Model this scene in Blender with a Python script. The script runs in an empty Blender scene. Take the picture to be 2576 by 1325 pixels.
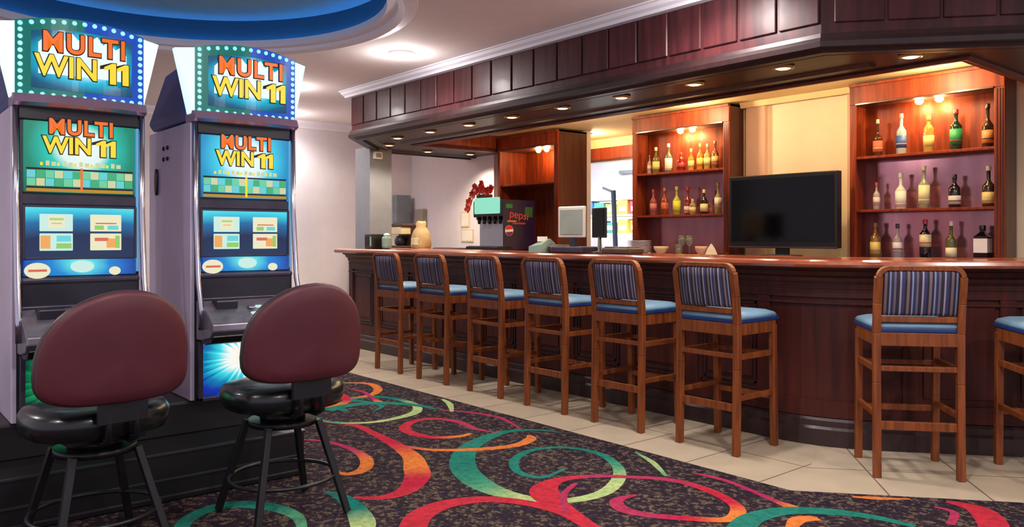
import bpy, bmesh, math, random
from mathutils import Vector, Matrix
random.seed(7)
S = bpy.context.scene
COL = S.collection
PI = math.pi

# ------------------------------------------------------------------ camera, world, exposure
cam = bpy.data.cameras.new('camera')
cam.sensor_width = 36.0
cam.lens = 36.0 * 2012 / 2576
cam.shift_y = -(662.5 - 595) / 2576
camo = bpy.data.objects.new('camera', cam)
COL.objects.link(camo)
camo.location = (0, 0, 1.27)
camo.rotation_euler = (PI / 2, 0, math.radians(50))     # looks towards (-cos40, sin40)
S.camera = camo

world = bpy.data.worlds.new('world')
S.world = world
world.use_nodes = True
bgn = world.node_tree.nodes['Background']
bgn.inputs[0].default_value = (0.78, 0.72, 0.82, 1)
bgn.inputs[1].default_value = 0.8
S.view_settings.view_transform = 'Standard'
S.view_settings.look = 'None'
S.view_settings.gamma = 1
S.view_settings.exposure = 0.0


def light(kind, loc, energy, color, size=0.1, spot=None, rot=(0, 0, 0), name='lamp_light', blend=0.6):
    d = bpy.data.lights.new(name, kind)
    d.energy = energy
    d.color = color
    if kind == 'AREA':
        d.shape = 'DISK'
        d.size = size
    else:
        d.shadow_soft_size = size
    if kind == 'SPOT':
        d.spot_size = math.radians(spot or 100)
        d.spot_blend = blend
    o = bpy.data.objects.new(name, d)
    COL.objects.link(o)
    o.location = loc
    o.rotation_euler = rot
    return o


WHITE = (1.0, 0.93, 0.90)
WARM = (1.0, 0.78, 0.46)
AMBER = (1.0, 0.66, 0.28)
CEIL = 2.86
INNER = 2.54
# downlights in the main ceiling (two get fittings; past the third, added unseen fill)
ROOM_AND_FILL_LAMPS = [(-5.92, 3.72), (-9.75, 4.35), (-2.95, 3.82), (-8.0, 3.6), (-1.9, 0.6), (-1.4, 2.9), (0.4, 1.2), (-2.6, -1.2), (-6.2, -1.3), (0.6, 3.6)]
for x, y in ROOM_AND_FILL_LAMPS:
    light('SPOT', (x, y, CEIL - 0.03), 105, WHITE, 0.07, 160)
    light('POINT', (x, y, CEIL - 0.16), 12, WHITE, 0.07)  # added point light under each lamp so the ceiling round it glows
# downlights under the wooden canopy
CANOPY_LAMPS = [(-8.15, 4.95), (-8.45, 5.70), (-8.36, 6.30), (-7.50, 4.66), (-6.84, 4.64), (-6.18, 4.64), (-5.52, 4.63),
                (-4.86, 4.63), (-4.20, 4.63), (-3.50, 4.62), (-2.80, 4.61), (-2.13, 4.90), (-1.62, 5.54)]
for i, (x, y) in enumerate(CANOPY_LAMPS):
    light('SPOT', (x, y, 2.33), 60 if i < 3 else 20, (1.0, 0.84, 0.64), 0.04, 140)
# lamps in the inner ceiling over the back bar, the last two without fittings
INNER_LAMPS = [(-6.93, 7.02), (-4.72, 6.10), (-2.52, 6.10), (-6.0, 5.75), (-3.5, 5.7)]
for x, y in INNER_LAMPS:
    light('POINT', (x, y, INNER - 0.10), 26, WARM, 0.05)

# ------------------------------------------------------------------ colour and materials
def lin(c):
    return tuple(((v / 255) / 12.92 if v / 255 <= 0.04045 else ((v / 255 + 0.055) / 1.055) ** 2.4) for v in c) + (1,)


def mat(name, rgb, rough=0.5, metal=0.0, coat=0.0, var=0.0, scale=8.0, stretch=(1, 1, 1), rgb2=None, trans=0.0,
        emit=None, estr=0.0, bump=0.0, spec=0.5):
    m = bpy.data.materials.new(name)
    m.use_nodes = True
    nt = m.node_tree
    b = nt.nodes['Principled BSDF']
    b.inputs['Base Color'].default_value = lin(rgb)
    b.inputs['Roughness'].default_value = rough
    b.inputs['Metallic'].default_value = metal
    b.inputs['Coat Weight'].default_value = coat
    b.inputs['Coat Roughness'].default_value = 0.12
    b.inputs['Transmission Weight'].default_value = trans
    b.inputs['Specular IOR Level'].default_value = spec
    if emit:
        b.inputs['Emission Color'].default_value = lin(emit)
        b.inputs['Emission Strength'].default_value = estr
    tc = nt.nodes.new('ShaderNodeTexCoord')
    mp = nt.nodes.new('ShaderNodeMapping')
    mp.inputs['Scale'].default_value = stretch
    nt.links.new(tc.outputs['Object'], mp.inputs[0])
    no = nt.nodes.new('ShaderNodeTexNoise')
    no.inputs['Scale'].default_value = scale
    no.inputs['Detail'].default_value = 6
    nt.links.new(mp.outputs[0], no.inputs['Vector'])
    if rgb2 or var:
        cr = nt.nodes.new('ShaderNodeValToRGB')
        c2 = rgb2 or tuple(max(0, v * (1 - var)) for v in rgb)
        cr.color_ramp.elements[0].position = 0.3
        cr.color_ramp.elements[1].position = 0.7
        cr.color_ramp.elements[0].color = lin(c2)
        cr.color_ramp.elements[1].color = lin(rgb)
        nt.links.new(no.outputs['Fac'], cr.inputs[0])
        nt.links.new(cr.outputs[0], b.inputs['Base Color'])
    if bump:
        bp = nt.nodes.new('ShaderNodeBump')
        bp.inputs['Strength'].default_value = bump
        bp.inputs['Distance'].default_value = 0.01
        nt.links.new(no.outputs['Fac'], bp.inputs['Height'])
        nt.links.new(bp.outputs[0], b.inputs['Normal'])
    return m


def emis(name, rgb, s=1.0, base=(10, 10, 10)):
    return mat(name, base, 0.3, emit=rgb, estr=s)


M = {}
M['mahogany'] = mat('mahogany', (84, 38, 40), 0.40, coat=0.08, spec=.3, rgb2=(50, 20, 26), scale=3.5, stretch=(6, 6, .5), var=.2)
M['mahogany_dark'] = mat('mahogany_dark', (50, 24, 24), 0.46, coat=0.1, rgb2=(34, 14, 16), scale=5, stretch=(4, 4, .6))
M['bar_wood'] = mat('bar_wood', (80, 30, 22), 0.46, coat=0.0, spec=.3, rgb2=(50, 18, 16), scale=4, stretch=(5, 5, .5))
M['top_wood'] = mat('top_wood', (164, 88, 58), 0.18, coat=0.7, rgb2=(126, 58, 38), scale=5, stretch=(.6, 5, 5))
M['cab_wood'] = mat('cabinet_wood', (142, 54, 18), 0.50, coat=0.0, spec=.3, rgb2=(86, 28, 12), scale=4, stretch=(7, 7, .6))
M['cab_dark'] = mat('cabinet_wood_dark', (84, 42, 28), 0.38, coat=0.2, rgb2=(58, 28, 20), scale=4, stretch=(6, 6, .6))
M['stool_wood'] = mat('stool_wood', (144, 76, 34), 0.45, coat=0.0, spec=.35, rgb2=(98, 48, 24), scale=5, stretch=(8, 8, .8))
M['white_paint'] = mat('white_wall_paint', (226, 219, 222), 0.75, var=.02)
M['ceiling_paint'] = mat('ceiling_paint', (236, 225, 224), 0.8, var=.02)
M['trim_white'] = mat('white_plaster_trim', (240, 236, 246), 0.5, var=.01)
M['blue_lit'] = mat('blue_lit_coffer', (120, 188, 232), 0.6, var=.03)  # blue cove light is put into the colour of the coffer
M['blue_edge'] = mat('deep_blue_lit_coffer_wall', (14, 84, 122), 0.6, var=.03)  # coffer wall, its deep blue also carries the cove light as colour
M['cream_paint'] = mat('cream_paint', (238, 206, 150), 0.7, var=.02)
M['cream_wall'] = mat('cream_wall', (242, 222, 190), 0.7, var=.02)
M['pink_wall'] = mat('rose_beige_wall', (214, 176, 152), 0.7, var=.02)
M['grey_paint'] = mat('grey_paint', (128, 130, 136), 0.6, var=.05)
M['black'] = mat('black_plastic', (16, 16, 19), 0.35, var=.1)
M['black_metal'] = mat('black_metal', (26, 25, 30), 0.38, metal=0.2, var=.1)
M['stand'] = mat('black_stand_laminate', (12, 11, 14), 0.45, var=.2, scale=3)
M['stand_line'] = mat('grey_stand_edge', (44, 40, 46), 0.4, var=.1)
M['chrome'] = mat('chrome', (206, 204, 220), 0.18, metal=1.0, var=.05)
M['silver'] = mat('silver_cabinet_metal', (216, 202, 226), 0.38, metal=0.4, var=.08, scale=2)
M['rose_metal'] = mat('rose_silver_cap', (176, 146, 178), 0.3, metal=0.6, var=.1)
M['gunmetal'] = mat('gunmetal', (72, 66, 84), 0.34, metal=0.5, var=.2)
M['slot_dark'] = mat('dark_slot_panel', (38, 34, 48), 0.3, var=.3, scale=6)
M['slot_blue'] = mat('deep_blue_housing', (14, 62, 150), 0.35, rgb2=(8, 34, 100), scale=3)
M['deck'] = mat('silver_button_deck', (150, 142, 160), 0.28, metal=0.6, var=.25, scale=10)
M['burgundy'] = mat('burgundy_vinyl', (84, 27, 38), 0.55, rgb2=(72, 22, 34), scale=3, bump=.05)
M['black_vinyl'] = mat('black_vinyl', (18, 22, 26), 0.3, coat=.3, var=.15)
M['piping'] = mat('dark_piping', (58, 34, 40), 0.4, var=.1)
M['seat_blue'] = mat('grey_blue_vinyl', (110, 146, 172), 0.42, var=.08)
M['seat_edge'] = mat('blue_seat_edge', (20, 52, 116), 0.5, var=.1)
M['tile_cream'] = None
M['screen_black'] = mat('glossy_black_screen', (4, 4, 8), 0.12, var=.2, spec=.25)
M['paper'] = mat('white_paper', (236, 230, 216), 0.7, var=.05)
M['plate'] = mat('white_crockery', (220, 212, 228), 0.3, coat=.3, var=.05)
M['cream_plastic'] = mat('cream_plastic', (222, 204, 162), 0.5, var=.1)
M['tan'] = mat('tan_paper', (198, 164, 110), 0.7, rgb2=(160, 130, 90), var=.2)
M['brown'] = mat('brown_plastic', (70, 46, 38), 0.5, var=.2)
M['grey_plastic'] = mat('grey_plastic', (128, 138, 148), 0.45, var=.1)
M['green_grey'] = mat('green_grey_plastic', (132, 160, 148), 0.45, var=.1)
M['monitor_white'] = mat('off_white_monitor_shell', (210, 206, 196), 0.4, var=.05)
M['monitor_grey'] = mat('grey_green_monitor_back', (146, 156, 146), 0.35, var=.1)
M['glass'] = mat('clear_glass', (235, 240, 240), 0.05, trans=.9, var=.01)
M['brushed'] = mat('brushed_steel', (176, 178, 200), 0.3, metal=.6, var=.1, scale=20, stretch=(1, 1, 10))
M['lamp_rim'] = mat('brass_lamp_rim', (180, 140, 80), 0.3, metal=.8, var=.1)
M['lamp_rim_white'] = mat('white_lamp_rim', (235, 230, 230), 0.4, var=.02)
M['lamp_warm'] = emis('warm_lamp_face', (255, 226, 160), 5)
M['lamp_white'] = emis('white_lamp_face', (255, 250, 250), 9)
M['lamp_amber'] = emis('amber_lamp_face', (255, 206, 110), 8)


def mirror_mat():
    m = mat('plum_tinted_mirror', (200, 142, 150), 0.16, metal=0.8, rgb2=(176, 116, 128), scale=3, stretch=(3, 3, .5))
    return m


M['mirror'] = mirror_mat()


def stripe_mat():
    m = bpy.data.materials.new('striped_fabric')
    m.use_nodes = True
    nt = m.node_tree
    b = nt.nodes['Principled BSDF']
    b.inputs['Roughness'].default_value = .8
    tc = nt.nodes.new('ShaderNodeTexCoord')
    sp = nt.nodes.new('ShaderNodeSeparateXYZ')
    nt.links.new(tc.outputs['Object'], sp.inputs[0])
    mu = nt.nodes.new('ShaderNodeMath'); mu.operation = 'MULTIPLY_ADD'
    mu.inputs[1].default_value = 9.3; mu.inputs[2].default_value = 5.13
    nt.links.new(sp.outputs[0], mu.inputs[0])
    fr = nt.nodes.new('ShaderNodeMath'); fr.operation = 'FRACT'
    nt.links.new(mu.outputs[0], fr.inputs[0])
    cr = nt.nodes.new('ShaderNodeValToRGB')
    cr.color_ramp.interpolation = 'CONSTANT'
    cols = [(0, (38, 32, 48)), (.16, (150, 140, 160)), (.24, (52, 52, 92)), (.38, (34, 28, 42)), (.48, (120, 96, 98)),
            (.60, (40, 34, 52)), (.70, (120, 132, 172)), (.78, (48, 44, 72)), (.9, (104, 92, 110))]
    e = cr.color_ramp.elements
    e[0].position, e[0].color = 0, lin(cols[0][1])
    e[1].position, e[1].color = cols[1][0], lin(cols[1][1])
    for p, c in cols[2:]:
        n = e.new(p); n.color = lin(c)
    nt.links.new(fr.outputs[0], cr.inputs[0])
    nt.links.new(cr.outputs[0], b.inputs['Base Color'])
    return m


M['stripe'] = stripe_mat()


def carpet_mat(name, attr=False):
    m = bpy.data.materials.new(name)
    m.use_nodes = True
    nt = m.node_tree
    b = nt.nodes['Principled BSDF']
    b.inputs['Roughness'].default_value = .95
    b.inputs['Specular IOR Level'].default_value = .1
    tc = nt.nodes.new('ShaderNodeTexCoord')
    no = nt.nodes.new('ShaderNodeTexNoise')
    no.inputs['Scale'].default_value = 34
    no.inputs['Detail'].default_value = 4
    no.inputs['Roughness'].default_value = .7
    nt.links.new(tc.outputs['Object'], no.inputs['Vector'])
    cr = nt.nodes.new('ShaderNodeValToRGB')
    e = cr.color_ramp.elements
    if attr:
        cr.color_ramp.elements[0].position = .35
        cr.color_ramp.elements[1].position = .6
        e[0].color = (.62, .62, .62, 1)
        e[1].color = (1, 1, 1, 1)
        at = nt.nodes.new('ShaderNodeAttribute')
        at.attribute_name = 'dye'
        mx = nt.nodes.new('ShaderNodeMix')
        mx.data_type = 'RGBA'; mx.blend_type = 'MULTIPLY'
        mx.inputs[0].default_value = 1
        nt.links.new(at.outputs['Color'], mx.inputs[6])
        nt.links.new(cr.outputs[0], mx.inputs[7])
        nt.links.new(mx.outputs[2], b.inputs['Base Color'])
    else:
        e[0].position, e[0].color = .36, lin((24, 22, 28))
        e[1].position, e[1].color = .50, lin((34, 30, 36))
        for p, c in ((.56, (66, 54, 54)), (.61, (118, 98, 78)), (.67, (44, 52, 46)), (.42, (44, 28, 44))):
            n = e.new(p); n.color = lin(c)
        nt.links.new(cr.outputs[0], b.inputs['Base Color'])
    nt.links.new(no.outputs['Fac'], cr.inputs[0])
    bp = nt.nodes.new('ShaderNodeBump')
    bp.inputs['Strength'].default_value = .3
    bp.inputs['Distance'].default_value = .01
    nt.links.new(no.outputs['Fac'], bp.inputs['Height'])
    nt.links.new(bp.outputs[0], b.inputs['Normal'])
    return m


M['carpet'] = carpet_mat('dark_flecked_carpet')
M['carpet_dye'] = carpet_mat('swirl_dyed_carpet', True)


def glow_mat(name, stops, cx=.5, cz=.5, ax=1.0, az=1.0, strength=1.0, streak=0.0, wob=0.0):
    """lit artwork: colour by distance from the centre of the panel"""
    m = bpy.data.materials.new(name)
    m.use_nodes = True
    nt = m.node_tree
    b = nt.nodes['Principled BSDF']
    b.inputs['Base Color'].default_value = (.01, .01, .01, 1)
    b.inputs['Roughness'].default_value = .2
    tc = nt.nodes.new('ShaderNodeTexCoord')
    mp = nt.nodes.new('ShaderNodeMapping')
    mp.inputs['Location'].default_value = (-cx * ax, 0, -cz * az)
    mp.inputs['Scale'].default_value = (ax, 0, az)
    nt.links.new(tc.outputs['Generated'], mp.inputs[0])
    ln = nt.nodes.new('ShaderNodeVectorMath'); ln.operation = 'LENGTH'
    nt.links.new(mp.outputs[0], ln.inputs[0])
    src = ln.outputs['Value']
    if streak or wob:
        nv = nt.nodes.new('ShaderNodeVectorMath'); nv.operation = 'NORMALIZE'
        nt.links.new(mp.outputs[0], nv.inputs[0])
        no = nt.nodes.new('ShaderNodeTexNoise')
        no.inputs['Scale'].default_value = 7 if streak else 3
        nt.links.new(nv.outputs[0] if streak else mp.outputs[0], no.inputs['Vector'])
        ma = nt.nodes.new('ShaderNodeMath'); ma.operation = 'MULTIPLY_ADD'
        ma.inputs[1].default_value = streak or wob
        nt.links.new(no.outputs['Fac'], ma.inputs[0])
        nt.links.new(src, ma.inputs[2])
        sb = nt.nodes.new('ShaderNodeMath'); sb.operation = 'SUBTRACT'
        sb.inputs[1].default_value = (streak or wob) * .5
        nt.links.new(ma.outputs[0], sb.inputs[0])
        src = sb.outputs[0]
    cr = nt.nodes.new('ShaderNodeValToRGB')
    e = cr.color_ramp.elements
    e[0].position, e[0].color = stops[0][0], lin(stops[0][1])
    e[1].position, e[1].color = stops[1][0], lin(stops[1][1])
    for p, c in stops[2:]:
        n = e.new(p); n.color = lin(c)
    nt.links.new(src, cr.inputs[0])
    nt.links.new(cr.outputs[0], b.inputs['Emission Color'])
    b.inputs['Emission Strength'].default_value = strength
    return m


# ------------------------------------------------------------------ mesh helpers
class MB:
    def __init__(self):
        self.bm = bmesh.new()
        self.mats = []

    def mi(self, m):
        if m is None:
            m = M['black']
        if m not in self.mats:
            self.mats.append(m)
        return self.mats.index(m)

    def box(self, x0, x1, y0, y1, z0, z1, m=None, bev=0.0, seg=2, T=None):
        mx = Matrix.Translation(((x0 + x1) / 2, (y0 + y1) / 2, (z0 + z1) / 2)) @ Matrix.Diagonal((abs(x1 - x0), abs(y1 - y0), abs(z1 - z0), 1))
        r = bmesh.ops.create_cube(self.bm, size=1, matrix=mx)
        vs = r['verts']
        fs = set(f for v in vs for f in v.link_faces)
        k = self.mi(m)
        for f in fs:
            f.material_index = k
        if bev:
            es = set(e for v in vs for e in v.link_edges)
            rb = bmesh.ops.bevel(self.bm, geom=list(es), offset=bev, segments=seg, profile=.5, affect='EDGES', material=-1)
            vs = list(set(v for f in rb['faces'] for v in f.verts) | set(v for v in vs if v.is_valid))
        if T is not None:
            bmesh.ops.transform(self.bm, matrix=T, verts=[v for v in vs if v.is_valid])
        return vs

    def face(self, pts, m=None):
        vs = [self.bm.verts.new(p) for p in pts]
        f = self.bm.faces.new(vs)
        f.material_index = self.mi(m)
        return f

    def rings(self, rings, m=None, cap=True, smooth=True):
        """skin a list of rings of points (same count) into a solid"""
        k = self.mi(m)
        V = [[self.bm.verts.new(p) for p in r] for r in rings]
        n = len(V[0])
        for a, b in zip(V[:-1], V[1:]):
            for i in range(n):
                j = (i + 1) % n
                f = self.bm.faces.new((a[i], a[j], b[j], b[i]))
                f.material_index = k
                f.smooth = smooth
        if cap:
            for r in (V[0][::-1], V[-1]):
                f = self.bm.faces.new(r)
                f.material_index = k
        return V

    def lathe(self, prof, c=(0, 0, 0), n=20, m=None, cap=True):
        self.rings([[(c[0] + r * math.cos(2 * PI * i / n), c[1] + r * math.sin(2 * PI * i / n), c[2] + z) for i in range(n)] for r, z in prof], m, cap)

    def prism(self, poly, z0, z1, m=None, smooth=False):
        self.rings([[(x, y, z0) for x, y in poly], [(x, y, z1) for x, y in poly]], m, True, smooth)

    def tube(self, pts, r, n=8, m=None, r2=None, square=False):
        P = [Vector(p) for p in pts]
        rings = []
        for i, p in enumerate(P):
            d = (P[min(i + 1, len(P) - 1)] - P[max(i - 1, 0)]).normalized()
            up = Vector((0, 0, 1)) if abs(d.z) < .95 else Vector((0, 1, 0))
            a = d.cross(up).normalized()
            b = a.cross(d).normalized()
            rr = r if r2 is None else r + (r2 - r) * i / (len(P) - 1)
            rings.append([p + (a * math.cos(2 * PI * (k + (.5 if square else 0)) / n) + b * math.sin(2 * PI * (k + (.5 if square else 0)) / n)) * rr for k in range(n)])
        self.rings(rings, m, True, not square)

    def bar(self, a, b, w, d, m=None):
        """rectangular bar from a to b: w across (horizontal), d the other way"""
        a, b = Vector(a), Vector(b)
        t = (b - a).normalized()
        up = Vector((0, 0, 1)) if abs(t.z) < .9 else Vector((0, 1, 0))
        s = t.cross(up).normalized()
        u = s.cross(t).normalized()
        rings = []
        for p in (a, b):
            rings.append([p + s * w / 2 + u * d / 2, p - s * w / 2 + u * d / 2, p - s * w / 2 - u * d / 2, p + s * w / 2 - u * d / 2])
        self.rings(rings, m, True, False)

    def sweep(self, path, prof, m=None, closed=False):
        """prof: closed polygon (offset to the right of travel, z); path: 2-D points"""
        P = [Vector((p[0], p[1])) for p in path]
        n = len(P)
        rings = []
        for i in range(n):
            if closed:
                a, b = P[i - 1], P[(i + 1) % n]
                d0 = (P[i] - a).normalized(); d1 = (b - P[i]).normalized()
            else:
                d0 = (P[i] - P[i - 1]).normalized() if i else (P[1] - P[0]).normalized()
                d1 = (P[i + 1] - P[i]).normalized() if i < n - 1 else d0
            n0 = Vector((d0.y, -d0.x)); n1 = Vector((d1.y, -d1.x))
            mm = (n0 + n1).normalized()
            k = 1 / max(.3, mm.dot(n0))
            rings.append([(P[i].x + mm.x * o * k, P[i].y + mm.y * o * k, z) for o, z in prof])
        if closed:
            rings.append(rings[0])
        self.rings(rings, m, not closed, False)

    def done(self, name, parent=None, loc=None, rot=None, bevel=0.0, smooth_angle=None):
        bm = self.bm
        bmesh.ops.remove_doubles(bm, verts=bm.verts, dist=1e-6)
        bmesh.ops.recalc_face_normals(bm, faces=bm.faces)
        me = bpy.data.meshes.new(name)
        bm.to_mesh(me)
        bm.free()
        for m in self.mats:
            me.materials.append(m)
        o = bpy.data.objects.new(name, me)
        COL.objects.link(o)
        if parent:
            o.parent = parent
        if loc:
            o.location = loc
        if rot:
            o.rotation_euler = rot
        if bevel:
            b = o.modifiers.new('bevel', 'BEVEL')
            b.width = bevel
            b.segments = 2
            b.limit_method = 'ANGLE'
            b.harden_normals = False
        return o


def rect(a, b, c, d):
    return [(a, c), (b, c), (b, d), (a, d)]


def thing(name, label, cat, loc=(0, 0, 0), rz=0.0, group=None):
    o = bpy.data.objects.new(name, None)
    COL.objects.link(o)
    o.location = loc
    o.rotation_euler = (0, 0, rz)
    o.empty_display_size = .1
    return tag(o, label, cat, group)


def tag(o, label, cat, group=None):
    o['label'] = label
    o['category'] = cat
    if group:
        o['group'] = group
    return o


def struct(o):
    o['kind'] = 'structure'
    return o


def dup(root, loc, rz, label, group=None):
    r = root.copy()
    COL.objects.link(r)
    r.location = loc
    r.rotation_euler = (0, 0, rz)
    r['label'] = label
    if group:
        r['group'] = group
    for ch in list(root.children):
        c = ch.copy()
        COL.objects.link(c)
        c.parent = r
        for g in list(ch.children):
            d = g.copy()
            COL.objects.link(d)
            d.parent = c
    return r


def text_mesh(name, body, size, m, parent, loc, rot=(PI / 2, 0, 0), grow=0.0, depth=.002, sx=1.0, shear=0.0, spacing=1.0, m2=None):
    cu = bpy.data.curves.new('lettering', 'FONT')
    cu.body = body
    cu.size = size
    cu.align_x = 'CENTER'
    cu.align_y = 'CENTER'
    cu.extrude = depth
    cu.offset = grow
    cu.shear = shear
    cu.space_character = spacing
    t = bpy.data.objects.new('lettering', cu)
    COL.objects.link(t)
    dg = bpy.context.evaluated_depsgraph_get()
    me = bpy.data.meshes.new_from_object(t.evaluated_get(dg))
    bpy.data.objects.remove(t)
    me.name = name
    me.materials.clear()
    me.materials.append(m)
    for v in me.vertices:
        v.co.x *= sx
    o = bpy.data.objects.new(name, me)
    COL.objects.link(o)
    o.parent = parent
    o.location = loc
    o.rotation_euler = rot
    return o

# ------------------------------------------------------------------ the room
A40 = math.radians(40)
C4, S4 = math.cos(A40), math.sin(A40)


def tile_mat():
    m = bpy.data.materials.new('cream_floor_tile')
    m.use_nodes = True
    nt = m.node_tree
    b = nt.nodes['Principled BSDF']
    b.inputs['Roughness'].default_value = .32
    tc = nt.nodes.new('ShaderNodeTexCoord')
    br = nt.nodes.new('ShaderNodeTexBrick')
    br.offset = 0
    br.inputs['Scale'].default_value = 1
    br.inputs['Mortar Size'].default_value = .005
    br.inputs['Mortar Smooth'].default_value = .3
    br.inputs['Brick Width'].default_value = .47
    br.inputs['Row Height'].default_value = .47
    br.inputs['Color1'].default_value = lin((204, 187, 160))
    br.inputs['Color2'].default_value = lin((192, 174, 148))
    br.inputs['Mortar'].default_value = lin((120, 104, 88))
    nt.links.new(tc.outputs['Object'], br.inputs['Vector'])
    no = nt.nodes.new('ShaderNodeTexNoise')
    no.inputs['Scale'].default_value = 5
    no.inputs['Detail'].default_value = 5
    nt.links.new(tc.outputs['Object'], no.inputs['Vector'])
    cr = nt.nodes.new('ShaderNodeValToRGB')
    cr.color_ramp.elements[0].color = (.72, .71, .72, 1)
    cr.color_ramp.elements[1].color = (1, 1, 1, 1)
    nt.links.new(no.outputs['Fac'], cr.inputs[0])
    mx = nt.nodes.new('ShaderNodeMix')
    mx.data_type = 'RGBA'; mx.blend_type = 'MULTIPLY'; mx.inputs[0].default_value = 1
    nt.links.new(br.outputs['Color'], mx.inputs[6])
    nt.links.new(cr.outputs[0], mx.inputs[7])
    nt.links.new(mx.outputs[2], b.inputs['Base Color'])
    return m


tile = tile_mat()
CP = (-2.15, 3.61)                      # where the carpet edge bends
# floor: one slab laid along the bar, a second field of tiles turned with the angled end of the bar
mb = MB()
mitre = (CP[0] + 3.6 * math.cos(math.radians(110)), CP[1] + 3.6 * math.sin(math.radians(110)))
mb.prism([(-10.3, -3.2), (1.5, -3.2), (1.5, 0), CP, mitre, (-3.9, 8.2), (-10.3, 8.2)], -.12, 0, tile)
fl = struct(mb.done('floor'))
fl.data.transform(Matrix.Translation((0, -CP[1], 0)))
fl.location = (0, CP[1], 0)
mb = MB()
R = Matrix.Rotation(-A40, 4, 'Z') @ Matrix.Translation((-CP[0], -CP[1], 0))
pl = [CP, (1.5, 0), (1.5, 8.2), (-3.9, 8.2), mitre]
pl = [(R @ Vector((x, y, 0)))[:2] for x, y in pl]
mb.prism(pl, -.12, 0, tile)
f2 = struct(mb.done('floor', loc=(CP[0], CP[1], 0), rot=(0, 0, A40)))
# other room floor behind the doorway
mb = MB()
mb.box(-13.5, -3.9, 8.2, 12.2, -.12, 0, M['grey_paint'])
struct(mb.done('floor'))

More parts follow.
